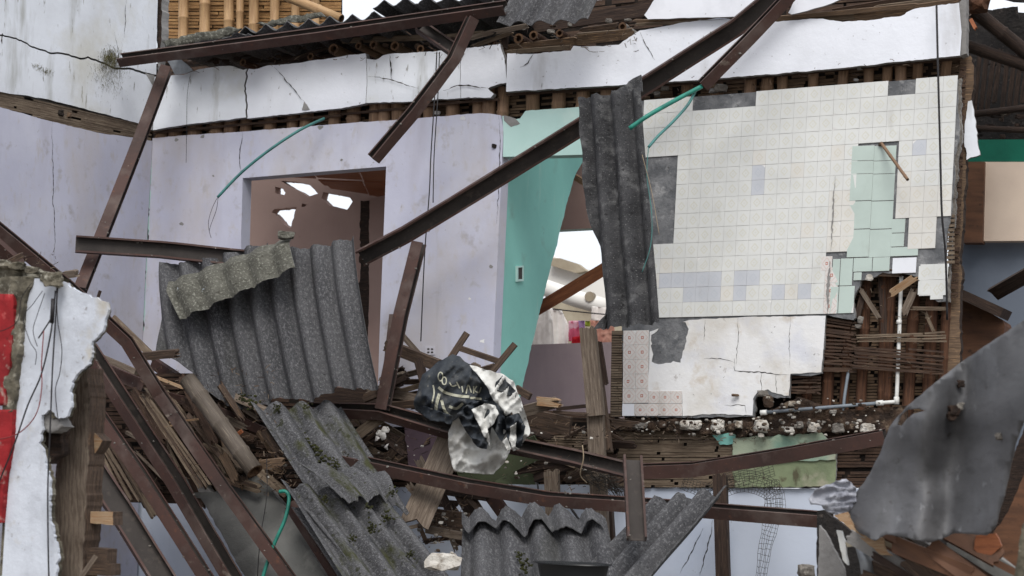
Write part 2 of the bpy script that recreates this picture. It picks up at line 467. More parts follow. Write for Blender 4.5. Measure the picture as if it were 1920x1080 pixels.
mat('paint_mint', (182, 212, 206), [((166, 198, 192), 1.3, .4, .7, .8), ((196, 214, 206), 2.0, .55, .72, .6)], bump=(.12, 20))
mat('paint_brown', (172, 146, 136), [((156, 130, 122), 1.5, .4, .7, .8), ((90, 76, 72), 26, .7, .76, .6), ((158, 136, 126), 2.5, .6, .75, .5, V_)], bump=(.15, 20))
mat('paint_mauve', (176, 158, 160), [((160, 142, 146), 1.5, .4, .7, .8), ((112, 98, 98), 26, .69, .75, .7), ((150, 134, 136), 2.5, .55, .75, .6, V_)], bump=(.15, 20))
mat('mortar', (138, 136, 134), [((108, 106, 104), 5, .4, .7, .8), ((170, 168, 164), 3, .55, .75, .6), ((70, 66, 62), 26, .64, .74, .7)], bump=(.6, 35))
mat('mortar_dark', (116, 117, 119), [((84, 86, 89), 9, .42, .6, .85), ((152, 152, 152), 13, .56, .68, .8), ((70, 68, 66), 40, .62, .7, .7)], bump=(.8, 40))
mat('old_bond', (222, 222, 222), [((200, 196, 188), 2.5, .45, .65, .8), ((178, 160, 132), 4.5, .6, .72, .65), ((112, 98, 84), 7, .66, .74, .8), ((196, 200, 214), 3.2, .5, .7, .5), ((60, 54, 48), 34, .68, .74, .8)], bump=(.4, 18))
mat('gap_shade', (30, 24, 20), [((48, 38, 30), 8, .5, .7)], bump=None)  # near-black, painted in for the shade in gaps, cracks and holes
mat('earth', (74, 58, 46), [((44, 34, 28), 12, .4, .6), ((112, 98, 82), 22, .58, .7, .8)], bump=(.9, 25), bdist=.03)
mat('rubble_white', (196, 192, 184), [((150, 140, 126), 7, .45, .65, .8), ((98, 84, 70), 14, .55, .68, .8)], bump=(.8, 30), bdist=.02)
mat('rubble_grey', (128, 124, 118), [((84, 78, 72), 9, .4, .65, .9), ((168, 162, 152), 12, .6, .72, .8)], bump=(.8, 30), bdist=.02)
mat('concrete', (108, 108, 105), [((90, 90, 87), 2.5, .4, .65, .8), ((142, 141, 136), 5, .58, .72, .6), ((70, 66, 60), 40, .66, .72, .7)], bump=(.35, 60))
# steel: red-brown primer, chalky dust
mat('steel', (72, 50, 44), [((52, 38, 34), 3, .4, .65, .9), ((128, 118, 108), 9, .65, .74, .7), ((104, 66, 46), 15, .62, .72, .6), ((100, 84, 78), 6, .56, .72, .6), ((58, 44, 40), 24, .58, .7, .8), ((150, 140, 130), 34, .70, .76, .8), ((112, 102, 96), 2.2, .52, .72, .6)], rough=.72, bump=(.15, 40), spec=.4)
mat('steel_in', (62, 57, 54), [((48, 44, 42), 4, .4, .65, .9), ((82, 74, 68), 9, .56, .7, .7), ((130, 124, 116), 38, .71, .76, .7)], rough=.8, bump=(.2, 40))
mat('wood_grey', (118, 106, 94), [((84, 72, 62), 5, .38, .62, .95, G_, 8), ((146, 134, 118), 9, .56, .7, .7, G_), ((54, 44, 36), 16, .62, .72, .9, (1, 9, 1))], co='uv', bump=(.6, 12), bstretch=(1, 16, 1))
mat('wood_brown', (88, 73, 62), [((58, 47, 40), 5, .38, .62, .95, G_, 8), ((136, 108, 82), 9, .56, .7, .7, G_), ((40, 30, 24), 14, .62, .72, .9, (1, 9, 1))], co='uv', bump=(.6, 12), bstretch=(1, 16, 1))
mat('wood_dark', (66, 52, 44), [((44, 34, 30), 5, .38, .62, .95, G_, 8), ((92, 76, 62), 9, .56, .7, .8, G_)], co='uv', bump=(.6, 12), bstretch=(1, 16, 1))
mat('wood_pale', (166, 144, 118), [((150, 112, 78), 6, .4, .62, .9, G_, 8), ((208, 182, 146), 9, .56, .7, .7, G_)], co='uv', bump=(.6, 14), bstretch=(1, 16, 1))
mat('wood_orange', (150, 92, 60), [((120, 70, 46), 4, .4, .65, .9, G_), ((190, 122, 80), 9, .56, .7, .6, G_)], co='uv', bump=(.3, 12), bstretch=(1, 14, 1), rough=.6)
mat('ply_brown', (104, 72, 52), [((76, 53, 40), 3, .4, .65, .9, (1, 5, 1)), ((52, 38, 30), 12, .6, .7, .8)], co='uv', bump=(.2, 12), rough=.6)
mat('lath_warm', (112, 92, 74), [((80, 65, 52), 5, .38, .62, .9, G_), ((172, 138, 102), 9, .56, .7, .7, G_), ((56, 42, 32), 11, .62, .72, .7, (1, 4, 1))], co='uv', bump=(.4, 12), bstretch=(1, 16, 1))
mat('lath_grey', (120, 106, 90), [((84, 70, 58), 5, .38, .62, .9, G_), ((154, 140, 120), 9, .56, .7, .7, G_), ((50, 42, 34), 11, .62, .72, .8, (1, 4, 1))], co='uv', bump=(.4, 12), bstretch=(1, 16, 1))
mat('lath_dark', (76, 58, 46), [((50, 38, 32), 5, .38, .62, .9, G_), ((112, 94, 78), 9, .58, .7, .8, G_)], co='uv', bump=(.4, 12), bstretch=(1, 16, 1))
mat('bamboo', (132, 106, 84), [((102, 80, 62), 3, .38, .65, .9, (1, 6, 1)), ((188, 156, 120), 8, .56, .7, .6, G_), ((84, 62, 46), 12, .62, .7, .7, (1, 3, 1))], co='uv', bump=(.2, 12), rough=.65, bstretch=(1, 14, 1))
mat('bamboo_sunlit', (170, 138, 100), [((140, 108, 76), 3, .38, .65, .9, (1, 6, 1)), ((224, 190, 136), 8, .56, .7, .6, G_), ((120, 90, 60), 12, .66, .72, .7, (1, 3, 1))], co='uv', bump=(.2, 12), rough=.55, bstretch=(1, 14, 1))  # sunlit copy of bamboo, the sunlight put into a paler colour
mat('lath_sunlit', (160, 124, 82), [((118, 86, 54), 5, .38, .62, .9, G_), ((216, 178, 120), 9, .56, .7, .7, G_)], co='uv', bump=(.4, 12), bstretch=(1, 16, 1))  # sunlit copy of the laths, brightness painted into the colour
mat('bamboo_grey', (94, 86, 77), [((72, 63, 56), 3, .38, .65, .9, (1, 6, 1)), ((146, 134, 118), 8, .56, .7, .6, G_), ((190, 184, 172), 30, .7, .75, .8)], co='uv', bump=(.3, 12), rough=.7)
mat('bamboo_rot', (92, 62, 44), [((58, 38, 28), 4, .38, .62, .95, (1, 6, 1)), ((136, 98, 68), 8, .58, .7, .7, G_)], co='uv', bump=(.5, 12), bstretch=(1, 14, 1))
mat('cane_end', (96, 72, 52), [((50, 36, 28), 20, .45, .65)], bump=(.4, 40))
S6 = (.35, 1, 1)
mat('fibre', (80, 80, 82), [((58, 58, 61), 4, .38, .65, .9, S6), ((108, 108, 110), 70, .5, .64, .8, (.5, 1, 1)), ((150, 150, 150), 150, .58, .68, .7, (.6, 1, 1)), ((36, 35, 36), 60, .58, .68, .8), ((52, 52, 44), 2.2, .56, .72, .6, S6)], co='uv', bump=(.9, 110), bdist=.010)
mat('fibre_black', (70, 70, 72), [((44, 44, 46), 5, .38, .65, .9), ((120, 120, 120), 9, .52, .70, .75, (1, 1, 1), 8), ((160, 160, 158), 120, .60, .69, .8), ((30, 29, 30), 40, .58, .68, .8)], co='uv', bump=(.9, 110), bdist=.010)
mat('fibre_moss', (84, 84, 86), [((60, 60, 63), 4, .38, .65, .9, S6), ((112, 112, 114), 70, .5, .64, .8), ((152, 152, 150), 140, .58, .68, .7), ((42, 42, 36), 30, .56, .66, .7), ((56, 58, 32), 4.5, .54, .62, .95, S6), ((46, 48, 28), 16, .60, .66, .9)], co='uv', bump=(.8, 60), bdist=.012)
mat('fibre_cap', (96, 95, 87), [((70, 69, 62), 6, .38, .65, .9), ((142, 142, 132), 50, .53, .66, .8), ((206, 216, 224), 7, .68, .70, .9), ((58, 56, 48), 24, .58, .68, .8)], co='uv', bump=(.9, 60), bdist=.012)
mat('fibre_edge', (104, 104, 104), [((60, 60, 60), 30, .45, .65, .9)], bump=(.4, 60))
mat('moss', (58, 60, 26), [((34, 36, 16), 30, .4, .65), ((84, 82, 42), 60, .58, .7, .8)], bump=(1, 90), bdist=.02)
mat('pvc_white', (214, 214, 210), [((170, 166, 158), 7, .5, .7, .8)], rough=.5, bump=None)
mat('pvc_grey', (120, 128, 136), [((90, 92, 96), 7, .45, .65, .8)], rough=.5, bump=None)
mat('hose_green', (42, 128, 112), [((32, 96, 86), 9, .45, .65, .8)], rough=.45, bump=None)
mat('hose_dull', (70, 124, 120), [((60, 96, 96), 9, .45, .65, .8)], rough=.5, bump=None)
mat('cable', (34, 32, 34), rough=.5, bump=None)
mat('cable_red', (120, 50, 50), rough=.5, bump=None)
mat('string', (150, 134, 112), bump=None)
mat('metal_sheet', (96, 96, 98), [((76, 76, 78), 1.6, .4, .65, .9), ((92, 93, 95), 2.4, .56, .72, .7, (.4, 1, 1)), ((74, 74, 75), 9, .52, .66, .6), ((118, 120, 124), 2.0, .52, .74, .7, (1.6, .5, 1), 10), ((170, 172, 176), 7, .64, .76, .7, (1, .5, 1), 10), ((60, 58, 56), 40, .66, .74, .5), ((60, 56, 54), 14, .62, .7, .6), ((128, 96, 74), 6, .72, .76, .7)], co='uv', rough=.55, bump=(.25, 12), spec=.4)
mat('foil', (150, 152, 160), [((132, 134, 144), 9, .4, .6, .8), ((178, 180, 186), 22, .55, .7, .7)], rough=.5, metal=.1, bump=(.5, 14))
mat('galvanised', (150, 154, 158), [((110, 112, 116), 6, .4, .65, .9)], rough=.4, metal=.5, bump=None)
mat('tarp_black', (54, 58, 62), [((40, 46, 54), 5, .4, .65, .9), ((96, 95, 92), 9, .54, .72, .7), ((120, 116, 108), 30, .62, .72, .6)], rough=.7, bump=(.3, 30))
mat('tarp_white', (206, 206, 202), [((176, 174, 168), 5, .42, .66, .8), ((120, 114, 104), 9, .62, .74, .7), ((60, 60, 60), 24, .70, .74, .6)], rough=.6, bump=(.3, 30))
mat('tarp_print', (168, 167, 150), [((150, 148, 128), 12, .5, .7, .8)], rough=.6, bump=None)
mat('paint_red', (146, 34, 38), [((112, 24, 28), 5, .4, .65, .9), ((168, 150, 140), 8, .58, .66, .8), ((70, 50, 46), 11, .6, .7, .8), ((186, 96, 92), 14, .60, .72, .7), ((90, 30, 30), 26, .64, .72, .7)], bump=(.4, 30))
mat('lime_render', (198, 203, 212), [((170, 174, 182), 4, .42, .66, .85), ((168, 158, 136), 3.2, .58, .70, .7), ((104, 94, 86), 26, .64, .74, .8), ((136, 132, 128), 7, .6, .72, .6, (1, 1, .35))], bump=(.4, 30))
mat('grime', (112, 106, 92), [((66, 62, 52), 10, .4, .6, .9), ((176, 172, 158), 14, .55, .66, .8)], bump=(.8, 30), bdist=.02)
mat('hardboard_green', (88, 96, 72), [((70, 76, 58), 4, .4, .65, .8)], bump=(.3, 30))
mat('paint_sage', (126, 136, 106), [((108, 118, 92), 4, .4, .62, .9), ((156, 152, 134), 5, .55, .68, .85), ((74, 64, 50), 7, .60, .68, .8, (1, 1, .5)), ((84, 76, 60), 12, .62, .7, .8)], bump=(.4, 30))
mat('paint_dark_green', (12, 92, 74), [((8, 74, 60), 3, .4, .65, .8)], bump=(.15, 30))
mat('paint_cream', (214, 196, 178), [((200, 182, 166), 2, .4, .65, .8)], bump=(.1, 30))
mat('paint_slate', (104, 112, 124), [((90, 98, 110), 2, .4, .65, .8)], bump=(.1, 30))
mat('char', (40, 36, 34), [((26, 24, 24), 8, .4, .6, .9), ((84, 76, 70), 24, .6, .7, .8)], bump=(.8, 30), bdist=.02)
mat('blackish_brown', (60, 46, 38), [((38, 30, 26), 8, .4, .6, .9), ((90, 72, 58), 14, .6, .7, .8)], co='uv', stretch=(1, 6, 1), bump=(.8, 20), bdist=.02)
mat('maroon_board', (74, 60, 68), [((56, 46, 54), 3, .4, .65, .9), ((150, 148, 150), 30, .68, .73, .9)], bump=(.4, 30))
mat('roof_white', (232, 230, 224), [((214, 208, 196), 3, .5, .7, .8)], bump=(.1, 20))
mat('eternit_tan', (170, 160, 140), [((140, 128, 110), 4, .4, .65, .8)], bump=(.3, 20))
mat('ceiling_panel', (224, 226, 232), [((204, 206, 212), 3, .5, .7, .8), ((120, 112, 100), 20, .68, .74, .6)], bump=(.1, 20))
mat('cloth_white', (244, 240, 234), [((226, 220, 214), 3, .5, .7, .8)], bump=(.2, 8))
mat('cloth_pink', (230, 110, 140), [((240, 190, 204), 9, .55, .6, .9)], bump=(.2, 8))
mat('cloth_red', (190, 24, 40), bump=(.2, 8))
mat('cloth_lilac', (200, 160, 210), bump=(.2, 8))
mat('cloth_lime', (176, 196, 70), bump=(.2, 8))
mat('cloth_peach', (224, 170, 150), [((200, 140, 124), 7, .5, .6, .8)], bump=(.2, 8))
mat('cloth_tan', (190, 150, 118), bump=(.2, 8))
mat('ground_dirt', (104, 96, 86), [((78, 72, 64), .8, .4, .65, .9), ((130, 122, 110), 5, .55, .7, .7)], bump=(.8, 8), bdist=.05)
mat('net', (62, 58, 54), bump=None)
mat('socket_grey', (190, 188, 196), bump=None)
mat('socket_dark', (60, 56, 54), bump=None)

def tile_mat(name, base, ring, kind='diamond', rough=.25):
    k = NT(name); uv = k.coord('uv'); sp = k.n('SeparateXYZ'); k.l(uv, sp.inputs[0])
    fx = k.math('FRACT', sp.outputs[0]); fy = k.math('FRACT', sp.outputs[1])
    ax = k.math('ABSOLUTE', k.math('SUBTRACT', fx, .5)); ay = k.math('ABSOLUTE', k.math('SUBTRACT', fy, .5))
    c = k.mix(k.ramp(k.noise(k.coord('pos'), 5, 4), .4, .7, .6), lin(base), lin(tuple(int(x * .93) for x in base)))
    n = k.noise(uv, 14, 3)
    if kind == 'diamond':
        s = k.math('ADD', ax, ay); s = k.math('ADD', s, k.math('MULTIPLY', k.math('SUBTRACT', n, .5), .12))
        r = k.math('SUBTRACT', 1, k.math('MULTIPLY', k.math('ABSOLUTE', k.math('SUBTRACT', s, .27)), 11), True)
        r2 = k.math('SUBTRACT', 1, k.math('MULTIPLY', s, 9), True)
        r = k.math('MULTIPLY', k.math('MAXIMUM', r, r2), .5)
        c = k.mix(r, c, lin(ring))
    elif kind == 'red':
        mx = k.math('MAXIMUM', ax, ay); a = k.math('LESS_THAN', mx, .11); hol = k.math('GREATER_THAN', mx, .045)
        s = k.math('ADD', ax, ay)
        r = k.math('MULTIPLY', k.math('LESS_THAN', k.math('ABSOLUTE', k.math('SUBTRACT', s, .42)), .05), k.math('GREATER_THAN', n, .42))
        q = k.math('LESS_THAN', k.math('ABSOLUTE', k.math('SUBTRACT', s, .78)), .06)
        q = k.math('MULTIPLY', q, k.math('GREATER_THAN', n, .45))
        c = k.mix(k.math('MULTIPLY', k.math('MAXIMUM', r, q), .34), c, lin(ring)); c = k.mix(k.math('MULTIPLY', a, hol), c, lin((176, 118, 104)))
    dirt = k.ramp(k.noise(k.coord('pos', V_), 6, 6), .6, .74, .35); c = k.mix(dirt, c, lin((140, 132, 120)))
    k.l(c, k.b.inputs['Base Color']); k.b.inputs['Roughness'].default_value = rough
    k.b.inputs['Specular IOR Level'].default_value = .35
tile_mat('tile_cream', (212, 213, 210), (194, 190, 166))
tile_mat('tile_cream_warm', (212, 210, 204), (196, 188, 166))
tile_mat('tile_blue', (192, 195, 201), (176, 182, 190))
tile_mat('tile_green', (182, 196, 189), (160, 180, 172), 'plain')
tile_mat('tile_red', (211, 207, 203), (184, 140, 126), 'red')
mat('grout', (214, 213, 211), bump=None)
mat('paint_dirty_mint', (150, 160, 140), [((118, 148, 132), 3, .45, .6, .9), ((172, 168, 150), 4, .52, .66, .8), ((92, 80, 66), 9, .56, .68, .8)], bump=(.5, 30))

# ------------------------------------------------------------------ ground
g = MB(); n = 40
for i in range(n + 1):
    for j in range(n + 1):
        x = (i / n * 2 - 1); y = (j / n * 2 - 1); x = x * abs(x) * 220; y = y * abs(y) * 220 + 8
        g.vert((x, y, .05 * noise.noise(Vector((x * .4, y * .4, 0)))))
for i in range(n):
    for j in range(n):
        a = i * (n + 1) + j; g.face((a, a + n + 1, a + n + 2, a + 1), 0, smooth=True)
tag(done(g, 'ground', M['ground_dirt']), kind='structure')

def base(px, py, d=0):
    p = at(px, py, d); return Vector((p.x, p.y, 0))
def sub(a, b, amp=1.6, step=6, seed=0):
    return jag([a, b], amp, step, seed=seed, closed=False)
def chain(*pts, amp=1.6, step=6, seed=0):
    return jag(list(pts), amp, step, seed=seed, closed=False)
def part(outline, d, thick, name, mt, parent, edge='mortar', ja=1.2, keep=(), label=None, kind=None, **kw):
    o = jag(outline, ja, 6, keep, seed=name)
    return done(panel(o, d, thick, **kw), name, [M[mt], M[edge]], parent, kind, label)
def crack(pts, w, parent, proj=at, nrm=WN, d=.002, seed=0, mt='gap_shade', end=.2):
    """flat tapering strip; the dark default stands in for shade inside a crack"""
    c = jag(pts, 1.3, 5, seed=seed, closed=False); L = []; R_ = []; N = len(c) - 1
    for i, p in enumerate(c):
        q0, q1 = c[max(i - 1, 0)], c[min(i + 1, N)]; l = math.hypot(q1[0] - q0[0], q1[1] - q0[1]) or 1
        nx, ny = -(q1[1] - q0[1]) / l, (q1[0] - q0[0]) / l
        f = w * .5 * max(end, min(1, 3 * min(i, N - i) / N)) * (1 + .5 * math.sin(i * 2.3))
        L.append((p[0] + nx * f, p[1] + ny * f)); R_.append((p[0] - nx * f, p[1] - ny * f))
    mb = MB(); n0 = len(L)
    A = [mb.vert(proj(*p, d)) for p in L]; B = [mb.vert(proj(*p, d)) for p in R_]
    for i in range(N): mb.face([A[i], A[i + 1], B[i + 1], B[i]][::-1], 0)
    return done(mb, 'crack', M[mt], parent)

# ------------------------------------------------------------------ facade wall of cane and plaster
WALL = thing('plastered_cane_wall', 'white plastered cane wall with an open doorway and a gap showing short canes under the cornice band', 'wall', base(700, 500))
# cornice band, left run, broken into slabs by cracks
k1 = chain((465, 129), (459, 160), (463, 220), amp=2.4, seed=1); k2 = chain((686, 100), (688, 140), (686, 193), amp=1.0, seed=2); k3 = chain((866, 90), (863, 130), (864, 184), amp=1.0, seed=3)
off = lambda l, dx: [(x + dx, y) for x, y in l]
top1 = chain((292, 150), (318, 142), (345, 140), (372, 130), (412, 124), (436, 124), amp=.8)
band = [top1 + [(456, 131)] + off(k1, -1.5) + chain((462, 220), (345, 234), (287, 244), amp=.7),
        off(k1, 1.5) + [(463, 222)] + chain((464, 222), (560, 212), (640, 203), (684, 194), amp=.7) + off(k2, -.4)[::-1] + chain((684, 100), (640, 106), (560, 118), (500, 123), (476, 130), amp=.8),
        off(k2, .4) + chain((688, 193), (760, 191), (862, 184), amp=1) + off(k3, -.4)[::-1] + chain((862, 92), (800, 97), (731, 101), (718, 104), (705, 112), (688, 110), amp=.8),
        off(k3, .4) + chain((866, 184), (920, 183), (926, 176), (915, 166), (926, 161), (950, 155), amp=1.2) + chain((948, 128), (946, 110), (938, 82), (905, 87), (870, 90), amp=.9)]
for i, b in enumerate(band):
    done(panel(b, .05 + .006 * (i % 2), .05), 'cornice_slab', [M['plaster_stained' if i in (0, 2) else 'plaster_white'], M['mortar']], WALL)
b = chain((949, 172), (1100, 163), (1313, 150), (1573, 128), (1800, 104), amp=.8) + [(1803, 60), (1798, 5)] + \
    chain((1798, 5), (1747, 12), (1713, 17), (1690, 30), (1640, 37), (1580, 41), (1543, 35), (1487, 38), (1407, 43), (1347, 33), (1280, 42), (1200, 57), (1160, 84), (1130, 87), (1075, 86), (1070, 95), (1000, 101), (951, 100), amp=1.0)
done(panel(b, .062, .05), 'cornice_slab', [M['plaster_white'], M['mortar']], WALL)
part([(1799, 4), (1812, -8), (1812, 100), (1801, 104)], .03, .10, 'cornice_end', 'mortar', WALL)
for pts, w_ in (([(514, 126), (545, 160), (572, 192)], 1.4), ([(731, 103), (733, 138), (734, 148)], 2), ([(690, 143), (735, 150), (785, 166)], 1.5), ([(1200, 60), (1215, 90), (1228, 112)], 1.2), ([(1000, 101), (990, 118), (975, 126)], 1.5),
               ([(830, 170), (858, 160), (915, 165)], 2)):
    crack(pts, w_, WALL, d=.066)
part([(570, 191), (575, 196), (580, 205), (566, 206)], .062, .01, 'bare_patch', 'mortar', WALL)
part([(866, 93), (870, 100), (862, 114), (858, 104)], .066, .01, 'bare_patch', 'mortar', WALL)
# boards and canes in the open course under the cornice
QL = [(285, 222), (1170, 140), (1170, 235), (285, 285)]
lath_rows(QL, -.13, 16, WALL, 'lath_warm', seg=(.03, .10), miss=.03, seed=1)
lath_rows([(1150, 150), (1806, 88), (1806, 160), (1150, 222)], -.13, 12, WALL, 'lath_warm', seg=(.05, .14), miss=.03, seed=2)
R = rng('canes')
xs = [305, 330, 366, 408, 434, 462, 508, 550, 576, 628, 664, 705, 722, 748, 782, 806, 850, 898, 918, 944, 1000, 1049, 1094, 1140, 1170]
def band_y(x):
    return 246 - (x - 285) * .0866
for x in xs:
    y = band_y(x); t = R.uniform(-2, 2)
    cane((x + t, y - 24, -.085), (x - t - 2, y + 44 if x < 930 or x > 960 else y + 60, -.085), R.uniform(9.5, 12.5) if x < 1000 else 12.5, WALL, 'bamboo', name='cane', seed=x)
for x in [1190, 1290, 1345, 1408, 1440, 1468, 1526, 1582, 1630, 1665, 1690, 1722, 1775]:
    y = band_y(x); t = R.uniform(-3, 3)
    cane((x + t, y - 22, -.085), (x - t - 2, y + 46, -.085), R.uniform(9, 12.5), WALL, 'bamboo', name='cane', seed=x)
for q in (((287, 249, -.02), (640, 216, -.02)), ((640, 214, -.03), (862, 193, -.03)), ((760, 200, .0), (935, 186, -.01)), ((950, 178, -.03), (1310, 155, -.03)), ((1310, 156, -.03), (1800, 110, -.03))):
    done(board_mb(at(*q[0]), at(*q[1]), .018, .02, 0, seed=q[0]), 'lath', M['lath_dark'], WALL)
# rubble caught in the course
for i, (x, y, s, mt) in enumerate(((1247, 166, 9, 'rubble_grey'), (1232, 176, 8, 'rubble_grey'), (1352, 165, 16, 'rubble_grey'), (1338, 170, 10, 'mortar'), (1220, 172, 7, 'rubble_grey'), (820, 212, 7, 'mortar'), (1605, 150, 6, 'mortar'), (1612, 128, 7, 'mortar'))):
    k = mpp(x, y); done(rock_mb(at(x, y, -.03), (s * k, s * k * .7, s * k * .6), seed=i), 'rubble_piece', M[mt], WALL)
# lilac wall with its doorway
lil = chain((286, 259), (340, 254), (452, 247), (640, 232), (780, 222), (900, 212), (938, 216), amp=.7) + [(944, 240), (940, 330), (932, 500), (926, 640), (922, 800), (706, 800), (712, 620), (724, 315)] + \
      [(724, 312), (600, 322), (455, 334), (452, 445), (450, 800), (262, 800), (268, 620), (276, 440), (287, 259)][0:]
done(panel(lil[:-1], .0, .13), 'wall_face', [M['plaster_lilac'], M['plaster_lilac']], WALL)
for pts, w_ in (([(455, 247), (449, 290), (452, 328)], 1.2), ([(935, 216), (938, 260), (931, 420)], 1.2)):
    crack(pts, w_, WALL, d=.003)
R = rng('chips')
for i in range(9):
    y = 262 + i * 40 + R.uniform(-8, 8); x = 285 - (y - 262) * .05 + R.uniform(-1, 1)
    crack([(x, y), (x - 1, y + R.uniform(14, 34))], R.uniform(1.6, 3.4), WALL, d=.003, seed=i)
part([(272, 300), (284, 300), (281, 380), (276, 480), (270, 620), (262, 618), (268, 480)], .002, .004, 'joint_filler', 'paint_mint', WALL, 'paint_mint', 1.2)
# mint lintel panel over the inner doorway
mint = chain((942, 217), (962, 224), (975, 222), (985, 208), (1010, 206), (1100, 199), (1190, 192), amp=.8) + [(1186, 286), (1092, 290), (943, 294), (944, 250)]
done(panel(mint, .004, .12), 'lintel_panel', [M['paint_mint'], M['paint_mint']], WALL)
part([(944, 216), (966, 222), (975, 232), (958, 238), (945, 226)], .006, .01, 'bare_patch', 'mortar', WALL)
k = mpp(927, 274); done(rock_mb(at(927, 274, .0), (6 * k, 4 * k, 5 * k), seed=5), 'hole_shade', M['gap_shade'], WALL)  # near-black lump, its colour stands in for the shade inside a hole
R = rng('bare')
for x, y, s in ((733, 240, 5), (600, 238, 6), (380, 256, 5), (330, 262, 4), (868, 222, 6), (920, 500, 4), (905, 640, 5), (760, 560, 4), (400, 330, 3), (340, 420, 4), (840, 400, 3), (640, 300, 3), (930, 330, 3), (312, 500, 4), (880, 560, 3)):
    q = [(x + s * R.uniform(.5, 1.3) * math.cos(t), y + s * R.uniform(.4, 1.1) * math.sin(t)) for t in [i * 2 * math.pi / 7 for i in range(7)]]
    if 470 < x < 712 and y > 330: continue
    done(panel(jag(q, .8, 3, seed=x), .0015, .004), 'bare_patch', [M[R.choice(['mortar', 'mortar', 'old_bond'])], M['mortar']], WALL)
# socket low on the lilac wall
sk_ = thing('wall_socket', 'small white electric socket low on the lilac wall beside the hanging wire', 'socket', at(806, 657, .01))
part([(797, 649), (815, 649), (815, 665), (797, 665)], .006, .012, 'cover_plate', 'socket_grey', sk_, 'socket_grey', 0)
for x, y in ((801, 653), (808, 653), (801, 659), (808, 659)):
    part([(x, y), (x + 4, y), (x + 4, y + 3), (x, y + 3)], .008, .002, 'slot', 'socket_dark', sk_, 'socket_dark', 0)
# storey below: pale blue wall under the floor line
LOW = thing('ground_floor_wall', 'pale blue ground floor wall below the broken floor edge with a sage green painted strip', 'wall', base(900, 900, -.12))
lowtop = chain((90, 930), (300, 930), (480, 925), (620, 918), (800, 912), (960, 908), (1200, 912), (1400, 915), (1560, 916), (1700, 918), amp=1.0)
done(panel(lowtop + [(1700, 1480), (90, 1480)], -.10, .15), 'wall_face', [M['plaster_blue'], M['mortar']], LOW)
part([(1376, 824), (1440, 818), (1540, 812), (1568, 850), (1566, 912), (1378, 914), (1372, 860)], -.06, .03, 'painted_strip', 'paint_sage', LOW)
part([(880, 850), (1000, 850), (1004, 912), (870, 912)], -.13, .03, 'painted_strip', 'hardboard_green', LOW)
lath_rows([(1160, 790), (1400, 792), (1385, 915), (1150, 915)], -.07, 22, LOW, 'lath_grey', seg=(.3, .9), seed=5, fill=.93, miss=.02)
part([(1374, 822), (1440, 816), (1540, 810), (1566, 840), (1566, 862), (1500, 864), (1376, 872)], -.045, .02, 'painted_strip', 'paint_dirty_mint', LOW, ja=2)
lath_rows([(1380, 795), (1680, 790), (1680, 915), (1380, 915)], -.11, 20, LOW, 'lath_dark', seg=(.2, .7), seed=6)
lath_rows([(430, 742), (1160, 776), (1160, 915), (430, 935)], -.24, 22, LOW, 'lath_dark', seg=(.08, .3), seed=7, jd=.02)  # upper rows added dark for the shade below the propped sheet
part([(1335, 816), (1380, 812), (1378, 832), (1350, 834)], -.05, .02, 'painted_strip', 'paint_teal', LOW)
for pts, w_ in (([(1336, 975), (1330, 1010), (1318, 1060), (1310, 1085)], 1.6), ([(1318, 990), (1300, 1030), (1275, 1075)], 1.4)):
    crack(pts, w_, LOW, d=-.097)
# floor edge: crumbled slab course
FE = thing('broken_floor_edge', 'crumbled floor edge of dark earth with white plaster lumps beneath the tiled wall', 'floor edge', at(1400, 800, 0))
fe = chain((1150, 785), (1300, 786), (1420, 782), (1500, 745), (1560, 770), (1700, 760), amp=2) + chain((1700, 812), (1560, 810), (1440, 818), (1300, 812), (1150, 806), amp=4)
done(panel(fe, -.03, .12, step=7, bump=.05, bscale=9), 'earth_bed', [M['earth'], M['earth']], FE)
for i, (x, y, a, b_, mt) in enumerate(((1295, 797, 24, 11, 'rubble_white'), (1346, 798, 15, 13, 'rubble_white'), (1385, 796, 9, 9, 'rubble_white'), (1427, 799, 16, 14, 'rubble_white'), (1372, 800, 9, 8, 'earth'), (1405, 798, 8, 9, 'earth'),
        (1525, 801, 14, 12, 'rubble_white'), (1571, 803, 15, 11, 'rubble_grey'), (1627, 803, 17, 10, 'rubble_white'), (1480, 806, 12, 7, 'rubble_white'), (1427, 816, 7, 5, 'rubble_white'), (1240, 796, 12, 8, 'earth'), (1200, 798, 16, 7, 'rubble_grey'), (1598, 800, 8, 7, 'earth'), (1500, 797, 8, 8, 'rubble_grey'))):
    k = mpp(x, y); done(rock_mb(at(x, y, .02), (a * k, a * k * .7, b_ * k), seed=i, sub=3, rough=.3), 'lump', M[mt], FE)

# ------------------------------------------------------------------ side wall
K = at(287, 257, 0)
sp = plane_at(K, WU); SN = WU
SIDE = thing('side_wall', 'tall white side wall with a long crack, a mossy stain and a bare strip of cane laths', 'wall', Vector((K.x, K.y, 0)))
ck = [(-400, 20), (-30, 55), (0, 66), (30, 72), (60, 88), (95, 100), (125, 102), (150, 110), (165, 107), (185, 115), (215, 128), (250, 130), (270, 137), (293, 142)]
ckj = jag(ck, 1.2, 5, closed=False, seed=4)
NC = len(ckj); gapw = lambda i: .2 + 1.9 * (i / NC) ** .8
up = [(-400, -160), (297, -40), (294, 60), (293, 138)] + [(x, y - gapw(i)) for i, (x, y) in reversed(list(enumerate(ckj)))]
dn = [(x, y + gapw(i)) for i, (x, y) in enumerate(ckj)] + [(292, 180), (287, 244)] + chain((285, 244), (256, 230), (180, 210), (90, 186), (0, 172), (-30, 166), (-400, 80), amp=.8)
done(panel(up, 0, .12, proj=sp, nrm=SN), 'upper_slab', [M['plaster_stained'], M['mortar']], SIDE)
